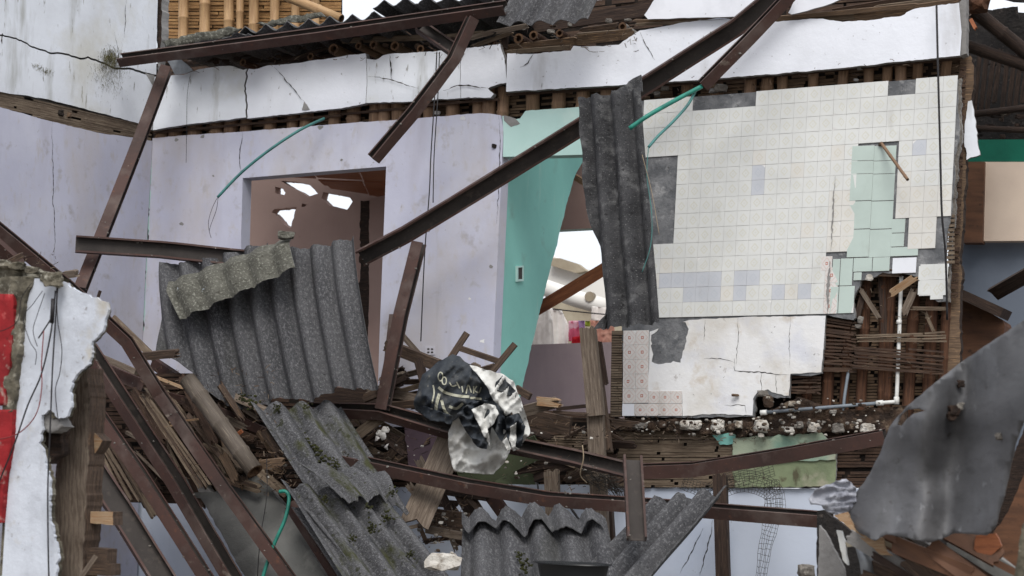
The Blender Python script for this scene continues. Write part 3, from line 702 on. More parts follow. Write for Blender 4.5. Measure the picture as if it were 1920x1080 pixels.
done(panel(dn, 0, .12, proj=sp, nrm=SN), 'lower_slab', [M['plaster_stained'], M['mortar']], SIDE)
done(panel([(-400, -10), (297, 120), (297, 160), (-400, 60)], -.09, .02, proj=sp, nrm=SN), 'core', [M['gap_shade']] * 2, SIDE)  # near-black sheet paints the shade seen inside the long crack
lath_rows([(-400, 78), (287, 238), (287, 270), (-400, 127)], -.012, 9, SIDE, 'lath_grey', seg=(.3, .9), seed=9, proj=sp, nrm=SN, miss=.0, fill=.92, jd=.003)
for x, y, s in ((112, 212, 9), (128, 216, 7)):
    kk = .0045; done(rock_mb(sp(x, y, -.02), (s * kk, s * kk, s * kk * .8), seed=x), 'rubble_piece', M['gap_shade' if s > 8 else 'lath_warm'], SIDE)
lo_ = chain((-400, 108), (-30, 192), (0, 201), (90, 226), (180, 248), (250, 258), (286, 264), amp=.8) + [(276, 440), (268, 620), (262, 800), (250, 1500), (-400, 1700)]
done(panel(lo_, 0, .12, proj=sp, nrm=SN), 'wall_face', [M['plaster_lilac'], M['mortar']], SIDE)
for pts, w_ in (([(98, 226), (100, 330), (102, 500)], .9), ([(5, 62), (4, 82)], 2.2), ([(237, 0), (236, 40), (233, 70)], .8), ([(215, 60), (222, 100), (226, 160)], .7)):
    crack(pts, w_, SIDE, sp, SN, .002)
part([(272, 136), (290, 142), (288, 162), (280, 150)], .001, .01, 'bare_patch', 'mortar', SIDE, proj=sp, nrm=SN)
# mossy stain: a tuft of lichen and roots growing on the crack
mb = MB(); R = rng('lichen')
for i in range(1400):
    a = R.gauss(0, 1); x = 208 + a * 9; y = 108 + R.gauss(0, 9)
    if i > 800: x = 206 + R.gauss(0, 15); y = 118 + abs(R.gauss(0, 26))
    l = R.uniform(2, 7); p = sp(x, y, .001); q = sp(x + R.uniform(-1.5, 1.5), y + l, .004 + R.uniform(0, .01)); s = .0012 if i > 800 else .0018
    o = len(mb.v); mb.v += [p - WN * s, p + WN * s, q]; mb.face([o, o + 1, o + 2])
mat('lichen', (112, 108, 76), [((70, 66, 44), 30, .4, .6)], bump=None)
done(mb, 'lichen_tuft', M['lichen'], SIDE, kind='stuff')
mb = MB()
for i in range(120):
    t = R.random(); x = 62 + t * 38 + R.gauss(0, 3); y = 122 + t * 16 + R.gauss(0, 3.5); p = sp(x, y, .001); q = sp(x + R.uniform(-1, 1), y + R.uniform(2, 6), .006)
    o = len(mb.v); mb.v += [p - WN * .0015, p + WN * .0015, q]; mb.face([o, o + 1, o + 2])
done(mb, 'lichen_tuft', M['lichen'], SIDE, kind='stuff')
# corner post seen above
part([(294, -40), (305, -40), (303, 60), (301, 100), (295, 130)], -.02, .1, 'corner_post', 'blackish_brown', WALL)

# ------------------------------------------------------------------ cane house end behind, upper left
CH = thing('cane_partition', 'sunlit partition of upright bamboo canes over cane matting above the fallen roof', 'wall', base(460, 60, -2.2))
lath_rows([(298, -60), (640, -60), (640, 105), (298, 105)], -2.3, 26, CH, 'lath_sunlit', seg=(.15, .5), seed=11, miss=.02, jd=.01, endj=.004)
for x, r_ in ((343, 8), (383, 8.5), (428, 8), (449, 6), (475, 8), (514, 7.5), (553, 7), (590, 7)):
    cane((x + 2, -60, -2.15), (x, 110, -2.15), r_, CH, 'bamboo_sunlit', name='cane', seed=x)

# ------------------------------------------------------------------ room behind the left doorway
lath_rows([(1470, -60), (1812, -80), (1812, 60), (1470, 90)], -.25, 10, WALL, 'lath_dark', seg=(.2, .7), seed=13, miss=.04)
RM = thing('brown_room_wall', 'brown plastered wall of the room behind the left doorway, pierced by ragged bright holes', 'wall', base(580, 500, -1.7))
out = [(380, 305), (770, 300), (770, 760), (380, 745)]
holes = [jag([(516, 350), (530, 353), (535, 361), (533, 366), (516, 362)], .6, 3), jag([(526, 339), (557, 341), (582, 348), (596, 363), (578, 369), (555, 356)], .6, 4),
         jag([(606, 360), (655, 369), (661, 378), (651, 393), (618, 386), (603, 372)], .5, 4), jag([(514, 392), (556, 388), (545, 428), (530, 419), (518, 404), (509, 398)], 1, 3), jag([(566, 381), (575, 383), (573, 387), (565, 388)], .4, 3)]
done(panel(out, -1.7, .1, holes=holes), 'wall_face', [M['paint_brown'], M['paint_brown']], RM)
part([(693, 372), (745, 362), (740, 500), (730, 770), (688, 770), (692, 560)], -1.2, .12, 'door_pier', 'paint_brown', RM, 'paint_brown', 1.2)
part([(676, 376), (696, 376), (694, 560), (690, 760), (672, 760)], -1.45, .08, 'broken_edge', 'blackish_brown', RM, 'earth', 3)  # dark strip stands in for the shaded crack beside the pier
CE = thing('board_ceiling', 'orange brown board ceiling seen up through the left doorway', 'ceiling', at(620, 340, -1))
for r_ in range(4):
    for c_ in range(3):
        def cp(u, v):
            f = (470 + 300 * u, 318 - 8 * u); b_ = (548 + 215 * u, 345 + 33 * u)
            return at(f[0] + (b_[0] - f[0]) * v, f[1] + (b_[1] - f[1]) * v, -.16 - 1.5 * v)
        u0, u1, v0, v1 = c_ / 3 + .006, (c_ + 1) / 3 - .006, r_ / 4 + .01, (r_ + 1) / 4 - .01
        if (r_, c_) in ((3, 0), (2, 0)): continue
        m_ = MB(); P = [cp(u0, v0), cp(u1, v0), cp(u1, v1), cp(u0, v1)]; up_ = Vector((0, 0, .012))
        ids = [m_.vert(p + Vector((0, 0, .01 * math.sin(r_ * 3 + c_ * 5)))) for p in P]; id2 = [m_.vert(m_.v[i] + up_) for i in ids]
        L = (P[1] - P[0]).length; hh = (P[3] - P[0]).length; uvq = [(c_ * 3, 0), (c_ * 3 + L, 0), (c_ * 3 + L, hh), (c_ * 3, hh)]
        m_.face(ids, 0, uvq); m_.face(id2[::-1], 0, uvq)
        for a in range(4): m_.face([ids[a], id2[a], id2[(a + 1) % 4], ids[(a + 1) % 4]], 0)
        done(m_, 'board', M['wood_orange'], CE)

# ------------------------------------------------------------------ teal partition and the room behind the right doorway
KT = at(944, 294, -.12)
tp = plane_at(KT, WU)
TE = thing('teal_partition', 'teal painted partition running back from the facade, its far edge broken off at a slant', 'wall', Vector((KT.x, KT.y, 0)))
te = [(942, 293), (1098, 289)] + chain((1094, 300), (1076, 335), (1052, 425), (1028, 520), (1004, 620), (985, 700), (972, 760), (960, 900), amp=.8) + [(921, 900), (926, 640), (932, 500)]
done(panel(te, 0, .07, proj=tp, nrm=WU), 'wall_face', [M['paint_teal'], M['paint_teal']], TE)
sb = MB(); panel([(972, 501), (980, 500), (980, 524), (972, 526)], .012, .02, proj=tp, nrm=WU, mb=sb, ms=0)
done(sb, 'switch_box', M['socket_dark'], TE)
for q in ([(970, 499), (982, 498), (982, 501), (970, 502)], [(970, 524), (982, 523), (982, 527), (970, 528)], [(970, 502), (972, 502), (972, 524), (970, 524)], [(980, 501), (982, 501), (982, 523), (980, 523)]):
    done(panel(q, .016, .02, proj=tp, nrm=WU, ms=0), 'switch_rim', M['paint_mint'], TE)
BR = thing('mauve_room_wall', 'mauve brown back wall with a wide window opening seen past the teal partition', 'wall', base(1080, 700, -2.2))
done(panel([(940, 250), (1200, 240), (1200, 432), (1110, 428), (1052, 431), (940, 436)], -2.2, .12, ms=1), 'upper_wall', [M['paint_brown'], M['paint_mint']], BR)
done(panel([(940, 658), (1000, 646), (1090, 643), (1200, 640), (1200, 1000), (940, 1000)], -2.0, .12), 'lower_wall', [M['paint_mauve'], M['mortar']], BR)
done(board_mb(at(1075, 330, -1.9), at(1100, 345, -1.9), .05, .03, 20, seed=3), 'wood_trim', M['wood_pale'], BR)

# the yard seen through the window opening
yd = thing('far_roof_edge', 'white curved roof gutter with a round pipe end beyond the window opening', 'roof', at(1080, 520, -5))
done(panel([(1000, 476), (1030, 476), (1075, 500), (1140, 512), (1140, 570), (1000, 540)], -4.6, .2), 'fascia', [M['roof_white']] * 2, yd)
done(panel([(1030, 484), (1050, 484), (1082, 494), (1100, 508), (1080, 512), (1030, 497)], -4.5, .1), 'roof_sheet', [M['eternit_tan']] * 2, yd)
mb = MB(); mb.tube([at(1010, 535, -4.3), at(1080, 560, -4.3), at(1150, 580, -4.3)], .085, 16, 0); done(mb, 'gutter', M['roof_white'], yd)
mb = MB(); c0 = at(1105, 556, -4.2); mb.tube([c0, c0 - WN * .06], .05, 16, 0, hollow=.7, m2=1); done(mb, 'pipe_end', [M['eternit_tan'], M['eternit_tan']], yd)
yw = thing('yard_wall', 'cream wall behind the washing in the yard', 'wall', base(1080, 640, -6))
done(panel([(940, 560), (1260, 560), (1260, 1000), (940, 1000)], -6.5, .1), 'wall_face', [M['eternit_tan']] * 2, yw)
wire('washing line of thin grey wire holding hangers in the yard', [(990, 573, -3.6), (1060, 582, -3.6), (1160, 592, -3.6)], .006, cat='washing line', name='washing_line')
def cloth(label, o, d, mt, cat, folds=9, group=None):
    def df(x, y): return d + .012 * math.sin(x * folds / 14.0) + .015 * math.sin(x * .09 + y * .05)
    mb_ = panel(jag(o, .6, 6, seed=label), df, .006, step=4, ms=0)
    return tag(done(mb_, 'garment', M[mt]), label, cat, group or 'washing hung out in the yard')
cloth('long white garment hanging nearest the teal partition on the washing line', [(1012, 580), (1028, 578), (1036, 600), (1040, 660), (990, 664), (1004, 610)], -3.4, 'cloth_white', 'garment')
cloth('cream garment hanging second along the washing line', [(1030, 577), (1052, 580), (1066, 610), (1064, 662), (1036, 662), (1030, 600)], -3.6, 'cloth_peach' if 0 else 'cloth_white', 'garment', 7)
cloth('pink patterned towel on the washing line above the red cloth', [(1066, 602), (1088, 602), (1089, 640), (1066, 640)], -3.5, 'cloth_pink', 'towel')
cloth('small red cloth below the pink towel', [(1073, 632), (1088, 630), (1088, 650), (1071, 650)], -3.42, 'cloth_red', 'cloth')
cloth('lilac cloth beside the pink towel', [(1084, 601), (1096, 601), (1096, 616), (1086, 618)], -3.3, 'cloth_lilac', 'cloth')
cloth('lime green cloth on the washing line', [(1097, 602), (1106, 602), (1106, 612), (1097, 612)], -3.4, 'cloth_lime', 'cloth')
cloth('peach striped garment hanging at the far end of the washing line', [(1106, 600), (1152, 606), (1152, 656), (1108, 656)], -3.5, 'cloth_peach', 'garment', 12)
cloth('white crumpled garment behind the peach garment', [(1110, 574), (1152, 578), (1152, 606), (1108, 600)], -3.8, 'cloth_white', 'garment', 5)
steel_o = done(channel_mb(P3([(990, 590, -1.3), (1140, 500, -1.3)]), .10, .05, 0, seed='or'), 'orange_beam', [M['wood_orange']] * 2)
tag(steel_o, 'orange painted beam slanting across the bright window opening', 'beam')

# ------------------------------------------------------------------ tiled wall
TW = thing('tiled_wall', 'tiled kitchen wall, cream, pale green and blue tiles over a whitewashed base, its corner torn open', 'wall', base(1480, 600))
core = [(1190, 190)] + [(1320, 180), (1540, 163), (1700, 150), (1792, 144)] + chain((1797, 150), (1795, 200), (1800, 240), (1799, 255), (1790, 292), (1790, 340), (1784, 400), (1776, 440), (1774, 470), (1776, 565), amp=1.6, step=5) + \
       chain((1758, 566), (1742, 556), (1735, 540), (1722, 520), (1700, 514), (1688, 510), (1655, 511), (1640, 520), (1614, 526), (1607, 545), (1601, 570), (1604, 596), amp=2, step=6) + \
       chain((1600, 600), (1549, 590), amp=.8) + chain((1549, 590), (1546, 640), (1541, 697), amp=.8) + chain((1541, 700), (1520, 705), (1482, 703), (1480, 744), amp=.8) + chain((1480, 746), (1445, 744), (1436, 733), (1422, 738), (1415, 750), (1414, 780), amp=2, step=5) + \
       chain((1414, 781), (1280, 783), (1168, 780), amp=1.4) + [(1168, 700), (1166, 618), (1176, 400)]
done(panel(core, 0, .04), 'mortar_bed', [M['mortar_dark'], M['mortar']], TW)
# whitewashed base with the print of lost tiles
wb = chain((1218, 622), (1292, 600), (1400, 594), (1548, 592), amp=1, step=8) + chain((1545, 640), (1540, 695), amp=.8) + chain((1540, 698), (1482, 701), (1479, 742), amp=.8) + chain((1470, 742), (1440, 730), (1420, 736), (1412, 748), (1411, 777), amp=1.6) + chain((1411, 779), (1340, 776), (1280, 780), amp=1) + [(1279, 735), (1214, 733), (1217, 690)]
hole = jag([(1221, 628), (1240, 612), (1285, 604), (1290, 622), (1284, 650), (1276, 680), (1262, 677), (1244, 682), (1222, 678)], 2.2, 5)
done(panel(wb, .005, .006, holes=[hole]), 'whitewashed_render', [M['old_bond'], M['mortar']], TW)
for pts, w_ in (([(1377, 672), (1378, 695), (1480, 703)], 1.6), ([(1320, 672), (1350, 672), (1377, 680)], 1), ([(1384, 594), (1384, 640), (1380, 690)], .8), ([(1428, 700), (1428, 735)], 1), ([(1455, 700), (1456, 740)], .8), ([(1322, 600), (1320, 640)], .8), ([(1358, 760), (1397, 760), (1399, 776)], 1), ([(1482, 595), (1480, 640), (1481, 690)], .7)):
    crack(pts, w_, TW, d=.0065)
k = mpp(1380, 741); done(rock_mb(at(1379, 741, .03), (9 * k, 4 * k, 3 * k), seed=77), 'bamboo_stub', M['lath_warm'], TW)
TL, TR, BRr, BL = at(1208, 188, .004), at(1796, 141, .004), at(1774, 583.5, .004), at(1187, 597, .004)
def tg(u, v): return TL.lerp(TR, u).lerp(BL.lerp(BRr, u), v)
def to_px(p):
    q = RC.transposed() @ (p - CAM); return (960 + F * q.x / -q.z, 540 - F * q.y / -q.z)
def tile_obj(c4, mt, th=.0045, ins=.0012, nm='tile', jit=1.0):
    R = rng('tile', round(c4[0].x, 3), round(c4[0].z, 3)); m_ = MB(); c = (c4[0] + c4[1] + c4[2] + c4[3]) / 4
    ex = (c4[1] - c4[0]).normalized(); ez = (c4[0] - c4[3]).normalized(); f = [c4[0] + ex * .0003 - ez * .0007, c4[1] - ex * .0003 - ez * .0007, c4[2] - ex * .0003 + ez * .0007, c4[3] + ex * .0003 + ez * .0007]; ti = R.uniform(-1, 1) * .0009 * jit; tj = R.uniform(-1, 1) * .0007 * jit
    z = [th + ti + tj, th - ti + tj, th - ti - tj, th + ti - tj]
    fr = [m_.vert(p + (c - p).normalized() * .0012 + WN * zz) for p, zz in zip(f, z)]; md = [m_.vert(p + WN * (zz - .0015)) for p, zz in zip(f, z)]; bk = [m_.vert(p + WN * .001) for p in c4]
    if R.random() < .09 and th < .009:      # a chipped corner
        q_, e_ = R.randrange(4), R.uniform(.12, .4); P_ = [m_.v[i] for i in fr]; a_, b2 = P_[q_].lerp(P_[q_ - 1], e_), P_[q_].lerp(P_[(q_ + 1) % 4], R.uniform(.12, .35))
        ia, ib = m_.vert(a_), m_.vert(b2); poly = []; uvp = []; UV4 = [(0, 1), (1, 1), (1, 0), (0, 0)]
        for i in range(4):
            if i == q_: poly += [ia, ib]; uvp += [UV4[i], UV4[i]]
            else: poly.append(fr[i]); uvp.append(UV4[i])
        m_.face(poly[::-1], 0, uvp[::-1]); m_.face([ia, fr[q_], ib], 1)
        m_.v[fr[q_]] = m_.v[fr[q_]] - WN * th * .6
    else: m_.face(fr[::-1], 0, [(0, 0), (1, 0), (1, 1), (0, 1)])
    for a in range(4):
        b_ = (a + 1) % 4
        m_.face([fr[a], fr[b_], md[b_], md[a]], 0, [(0, 0), (1, 0), (1, .02), (0, .02)]); m_.face([md[a], md[b_], bk[b_], bk[a]], 1)
    return m_
NCOL, NROW = 24, 15
spare = MB(); cnt = 0; R = rng('tiles')
miss_polys = [[(1292, 170), (1418, 165), (1408, 190), (1395, 205), (1310, 211), (1298, 200)], [(1660, 140), (1725, 135), (1716, 165), (1700, 180), (1678, 180), (1665, 170)], [(1764, 130), (1800, 130), (1800, 153), (1775, 156), (1766, 158)]]
hole_poly = [(1606, 600), (1600, 570), (1606, 545), (1612, 526), (1640, 519), (1655, 511), (1688, 509), (1722, 519), (1742, 556), (1758, 567), (1800, 567), (1800, 620)]
for r_ in range(NROW):
    for c_ in range(NCOL):
        g_ = .0
        P = [tg(c_ / NCOL, r_ / NROW), tg((c_ + 1) / NCOL, r_ / NROW), tg((c_ + 1) / NCOL, (r_ + 1) / NROW), tg(c_ / NCOL, (r_ + 1) / NROW)]
        x, y = to_px((P[0] + P[2]) / 2)
        kr = NROW - r_          # row counted from the bottom, 1 = lowest
        if any(inside(x, y, q) for q in miss_polys + [hole_poly]): continue
        if x < 1262 and 296 < y < 462: continue
        if x > 1792 - (y - 150) * .03 - 8: continue
        if 1597 < x < 1674 and y > 272 or 1560 < x and y > 478 and x < 1674: continue        # green zone
        if 1672 <= x < 1698 and y > 410: continue
        if x >= 1698 and 467 < y < 497: continue
        if x > 1748 and 405 < y < 497: continue
        if x >= 1672 and x < 1722 and y > 478: continue
        mt = 'tile_cream'
        if x > 1558 and 360 < y < 478: mt = 'tile_cream_warm'
        if 1402 < x < 1427 and 284 < y < 372: mt = 'tile_blue'
        if kr == 2 and (1287 < x < 1388 or 1436 < x < 1512): mt = 'tile_blue'
        if kr == 3 and (x < 1342 or 1388 < x < 1415): mt = 'tile_blue'
        if 1738 > x > 1700 and 258 < y < 292: mt = 'tile_blue'
        if R.random() < .05: mt = 'tile_cream_warm'
        if 1538 < x < 1562 and y > 475: mt = 'tile_red'
        if x > 1784: continue
        t = tile_obj(P, mt)
        if cnt < 262:
            done(t, 'tile', [M[mt], M['grout']], TW); cnt += 1
        else:
            o = len(spare.v); spare.v += t.v; mi = {'tile_cream': 0, 'tile_cream_warm': 2, 'tile_blue': 3, 'tile_red': 4}[mt]
            for f, m_, uv in zip(t.f, t.m, t.uv): spare.face([o + i for i in f], 1 if m_ else mi, uv)
if spare.v: done(spare, 'tile_course', [M['tile_cream'], M['grout'], M['tile_cream_warm'], M['tile_blue'], M['tile_red']], TW, kind='stuff')
def px_tile(x0, y0, x1, y1, mt, lean=-.055, ry=-.035, th=.0045):
    """tile from its measured corners, following the lean of the wall"""
    h = y1 - y0; q = [(x0, y0), (x1, y0 + (x1 - x0) * ry), (x1 + lean * h, y1 + (x1 - x0) * ry), (x0 + lean * h, y1)]
    done(tile_obj([at(*p, .004) for p in q], mt, th), 'tile', [M[mt], M['grout']], TW)
# large pale green tiles
for j, y in enumerate((274, 302.5, 327, 378, 431)):
    h = (28, 24, 50, 52, 52)[j]; xo = 1598.5 - (y - 274) * .052
    for i in range(2):
        px_tile(xo + i * 41.4, y, xo + (i + 1) * 41.4, y + h, 'tile_green')
for (x0, y0, x1, y1) in ((1673, 411, 1698, 437), (1671, 438, 1696, 463), (1670, 464, 1722, 481), (1562, 486, 1576, 536), (1577, 485, 1600, 536), (1601, 484, 1636, 510), (1637, 483, 1669, 509), (1558, 538, 1573, 588), (1574, 537, 1603, 588), (1601, 511, 1616, 526)):
    px_tile(x0, y0, x1, y1, 'tile_green')
px_tile(1674, 484, 1719, 513, 'ceiling_panel'); px_tile(1541, 481, 1561, 508, 'tile_red')
for (x0, y0, x1, y1) in ((1723, 499, 1746, 526), (1747, 498, 1771, 525), (1722, 527, 1745, 553), (1746, 526, 1770, 562)): px_tile(x0, y0, x1, y1, 'tile_cream')
# red patterned tiles down the lower edge
for j in range(5):
    for i in range(2):
        px_tile(1169 + i * 24 - j * .3, 620 + j * 27.3 - i * .5, 1193 + i * 24 - j * .3, 647.3 + j * 27.3 - i * .5, 'tile_red', lean=-.01, ry=-.02)
for i in range(3): px_tile(1216 + i * 21, 733, 1237 + i * 21, 756.6, 'tile_red', -.01, 0)
for i in range(5): px_tile(1167 + i * 22.5, 757, 1189.5 + i * 22.5, 780, 'tile_red' if i else 'ceiling_panel', -.01, 0)
# bamboo spigot sticking out of the tiles
sg = done(cane_mb(at(1652, 268, .02), at(1702, 337, .22), .011, seed=3, gap=.11), 'bamboo_spout', [M['bamboo'], M['cane_end']]); tag(sg, 'thin bamboo stick poking down from the pale green tiles', 'stick')
done(rock_mb(at(1652, 271, .01), (.025, .02, .018), seed=8), 'socket_hole', M['earth'], TW)
# plumbing scar and torn edge
crack([(1566, 330), (1562, 400), (1558, 470)], 2.4, TW, d=.0135, mt='mortar'); crack([(1556, 490), (1552, 540), (1551, 588)], 5, TW, d=.014, mt='mortar')
# torn lath edge on the near end of the tiled wall
lath_rows([(1147, 620), (1168, 620), (1166, 782), (1144, 782)], .0, 34, TW, 'lath_grey', seg=(.6, 1.2), seed=21, miss=.03)

# exposed cane frame inside the torn corner
BK = None
TC = thing('exposed_cane_frame', 'torn open wall corner, rotten brown canes and loose laths around a white pipe', 'wall frame', base(1680, 650, -.1))
lath_rows([(1540, 500), (1800, 500), (1796, 800), (1480, 800)], -.17, 52, TC, 'lath_warm', seg=(.1, .35), seed=31, miss=.04, jd=.004)
for (x0, y0, x1, y1, r_, mt) in ((1658, 515, 1652, 800, 8, 'bamboo_rot'), (1625, 520, 1612, 800, 10, 'bamboo_rot'), (1672, 515, 1662, 800, 9, 'bamboo_rot'), (1715, 545, 1700, 800, 11, 'bamboo_rot'), (1748, 560, 1738, 800, 12, 'bamboo_rot'), (1775, 566, 1762, 800, 9, 'bamboo_rot'), (1556, 600, 1550, 800, 11, 'bamboo_rot'), (1590, 600, 1580, 800, 9, 'bamboo_rot'), (1515, 705, 1510, 800, 9, 'bamboo_rot')):
    cane((x0, y0, -.12), (x1, y1, -.12), r_, TC, mt, name='cane', seed=x0)
lath_rows([(1549, 594), (1606, 604), (1606, 700), (1542, 700)], -.03, 16, TC, 'lath_dark', seg=(.6, 1.1), seed=41, miss=.05, back=None, single=True, fill=.62, wob=.3)
lath_rows([(1604, 628), (1774, 622), (1776, 642), (1604, 642)], -.02, 4, TC, 'lath_grey', seg=(.5, 1.1), seed=42, miss=0, back=None, single=True, wob=.3)
lath_rows([(1600, 648), (1772, 660), (1770, 706), (1598, 694)], -.01, 9, TC, 'lath_dark', seg=(.6, 1.2), seed=43, miss=.06, back=None, single=True, fill=.66, wob=.5)
lath_rows([(1482, 706), (1540, 704), (1540, 742), (1482, 742)], -.04, 6, TC, 'lath_dark', seg=(.6, 1.1), seed=44, miss=.1, back=None, single=True, fill=.6, wob=.3)
for (a, b_, w_, mt) in (((1612, 540, -.03), (1648, 596, -.04), .03, 'wood_grey'), ((1668, 552, .01), (1718, 518, .02), .05, 'wood_pale'), ((1716, 540, -.03), (1694, 590, -.02), .05, 'wood_grey'), ((1706, 578, -.01), (1776, 579, -.01), .022, 'lath_grey'), ((1652, 515, -.1), (1660, 640, -.1), .045, 'wood_dark'), ((1620, 545, -.06), (1606, 600, -.05), .04, 'wood_dark'), ((1640, 510, -.01), (1692, 512, -.01), .05, 'wood_brown'), ((1735, 585, -.05), (1752, 625, -.04), .02, 'lath_grey')):
    done(board_mb(at(*a), at(*b_), w_, .015, 10, (.03, .03), seed=a), 'loose_lath', M[mt], TC)
for i, (x, y, a, b_, mt) in enumerate(((1630, 521, 9, 8, 'rubble_white'), (1613, 600, 7, 9, 'rubble_grey'), (1609, 612, 8, 5, 'rubble_grey'), (1430, 738, 14, 8, 'rubble_grey'), (1440, 752, 12, 14, 'earth'), (1485, 757, 9, 7, 'rubble_white'), (1470, 762, 10, 8, 'earth'), (1530, 765, 10, 6, 'earth'), (1562, 772, 9, 5, 'rubble_grey'))):
    k = mpp(x, y); done(rock_mb(at(x, y, .0), (a * k, a * k * .6, b_ * k), seed=i + 50), 'rubble_piece', M[mt], TC)
# near end of the wall: corner post and stepped lath ends
part([(1800, 110), (1820, 104), (1826, 130), (1815, 260), (1806, 400), (1800, 560), (1800, 760), (1776, 780), (1778, 560), (1786, 400), (1796, 250), (1800, 180)], -.12, .10, 'corner_post', 'lath_warm', TC, 'blackish_brown', 2.5)
lath_rows([(1800, 118), (1812, 118), (1796, 560), (1782, 560)], -.06, 80, TC, 'lath_dark', seg=(.7, 1.2), seed=51, miss=.1, back=None, wob=.4)
part([(1793, 150), (1803, 146), (1805, 250), (1796, 300), (1792, 400), (1784, 480), (1781, 566), (1774, 566), (1780, 420), (1788, 300), (1796, 240)], -.03, .05, 'torn_render', 'rubble_grey', TC, 'mortar', 2.5)
for i in range(11):
    y = 406 + i * 8.6; done(board_mb(at(1768 + (i % 3) * 3, y, -.01), at(1790, y - 1, -.02), .02, .014, 0, (.02, 0), seed=i), 'lath', M['lath_grey'], TC)

# pipes
o = MB(); o.tube(smooth_path(P3([(1690, 518, -.06), (1687, 600, -.05), (1684, 680, -.04), (1681, 752, -.03)])), .013, 12); pw = thing('water_pipe', 'white upright plastic water pipe inside the torn corner, joined to a level grey pipe', 'pipe', at(1681, 752, -.03))
done(o, 'upright_pipe', M['pvc_white'], pw)
o = MB(); o.tube([at(1684, 753, -.03), at(1644, 756, -.02)], .013, 12); done(o, 'elbow_pipe', M['pvc_white'], pw)
o = MB(); o.tube([at(1646, 756, -.02), at(1560, 763, .0), at(1436, 773, .02)], .012, 12); done(o, 'level_pipe', M['pvc_grey'], pw)
for a, b_ in (((1681, 744, -.03), (1681, 758, -.03)), ((1643, 756, -.02), (1656, 755, -.02)), ((1426, 774, .02), (1438, 773, .02)), ((1686, 600, -.05), (1685.6, 608, -.05))):
    o = MB(); o.tube([at(*a), at(*b_)], .018, 12); done(o, 'pipe_collar', M['pvc_white'], pw)
tag(wire(None, [(1592, 690, -.05), (1584, 740, -.03), (1581, 770, -.02)], .011, 'pvc_grey', 'grey_pipe'), 'short grey pipe slanting down in front of the dark canes', 'pipe')

# ------------------------------------------------------------------ things behind the far right corner
GB = thing('neighbour_room_wall', 'dark green, cream and slate painted wall of the next room beyond the wall corner', 'wall', base(1870, 400, -1.5))
done(panel([(1815, 262), (2350, 258), (2350, 303), (1815, 303)], -1.5, .1), 'green_band', [M['paint_dark_green']] * 2, GB)
done(panel([(1838, 303.5), (2350, 303.5), (2350, 448), (1838, 452)], -1.48, .1), 'cream_panel', [M['paint_cream']] * 2, GB)
done(panel([(1810, 303.5), (1846, 303), (1842, 455), (1806, 455)], -1.42, .12), 'brown_board', [M['ply_brown']] * 2, GB)
done(panel([(1780, 454), (2350, 450), (2350, 1000), (1770, 1000)], -1.6, .1), 'slate_wall', [M['paint_slate']] * 2, GB)
CB = thing('wooden_cabinet', 'brown wooden cabinet with a dark top standing behind the wall corner', 'cabinet', at(1840, 690, -1.0))
done(panel([(1800, 570), (1808, 558), (1880, 600), (1884, 610), (1872, 720), (1790, 760)], -1.0, .4, ms=0), 'cabinet_body', M['ply_brown'], CB)
done(board_mb(at(1803, 552, -.96), at(1886, 590, -.96), .07, .4, 0, seed=1), 'cabinet_top', M['wood_dark'], CB)
tag(done(board_mb(at(1862, 552, -.9), at(1945, 505, -.5), .10, .03, 20, (.02, 0), seed=4), 'leaning_board', M['wood_dark']), 'dark board leaning in at the edge in front of the slate wall', 'board')
part([(1815, 190), (1822, 188), (1838, 290), (1812, 300), (1808, 260)], -.1, .03, 'plaster_flake', 'plaster_stained', TC, 'mortar', 1.5)
# dark roof space
RS = thing('dark_roof_space', 'dark collapsed roof space of round poles and battens beyond the wall corner', 'roof frame', at(1870, 150, -1))
done(panel([(1815, 20), (1850, 18), (2350, 60), (2350, 262), (1815, 262)], -1.9, .05), 'roof_underside', [M['char']] * 2, RS)
for (a, b_, r_) in (((1826, 20, -.4), (1945, 115, -.6), 14), ((1808, 84, -.5), (1945, 130, -.6), 12), ((1820, 215, -.8), (1945, 200, -.6), 7), ((1820, 240, -.8), (1945, 245, -.6), 6)):
    k = mpp(*a) * r_; done(cane_mb(at(*a), at(*b_), k, seed=a), 'roof_pole', [M['blackish_brown'], M['cane_end']], RS)
for i in range(8):
    x = 1830 + i * 13; done(board_mb(at(x + 8, 90 + (i % 3) * 6, -.9), at(x - 5, 230 - (i % 4) * 12, -.9), .03, .02, 10, (.02, .02), seed=i), 'batten', M['blackish_brown'], RS)
R = rng('rs')
for i in range(14):
    x = R.uniform(1828, 1920); y = R.uniform(190, 262); k = mpp(x, y, -.8)
    done(rock_mb(at(x, y, -.8), (R.uniform(6, 16) * k, 5 * k, R.uniform(3, 7) * k), seed=i), 'rubble_piece', M[R.choice(['char', 'blackish_brown', 'rubble_grey'])], RS)
done(panel([(1170, 560), (1800, 560), (1796, 830), (1170, 830)], -.21, .03), 'backing', [M['gap_shade']] * 2, TC)  # near-black panel added to stop sky showing through the torn wall
tag(done(rock_mb(at(1835, 5, -.2), (.09, .1, .08), seed=6, sub=3), 'log_end', M['bamboo_rot']), 'broken log end on top of the wall corner', 'log')
tag(done(board_mb(at(1820, 36, -.15), at(1830, 55, -.12), .025, .02, 0, (.01, .01), seed=6), 'wood_stub', M['wood_orange']), 'small reddish wood stub hanging under the log end', 'wood stub')
tag(done(panel(jag([(1862, 18), (1908, 12), (1912, 36), (1915, 34), (1912, 42), (2350, 60), (2350, 200), (1850, 120)], .8, 5), -1.4, .02), 'metal_roof', [M['char']] * 2), 'black metal roofing against the bright sky at the top corner', 'roofing sheet')
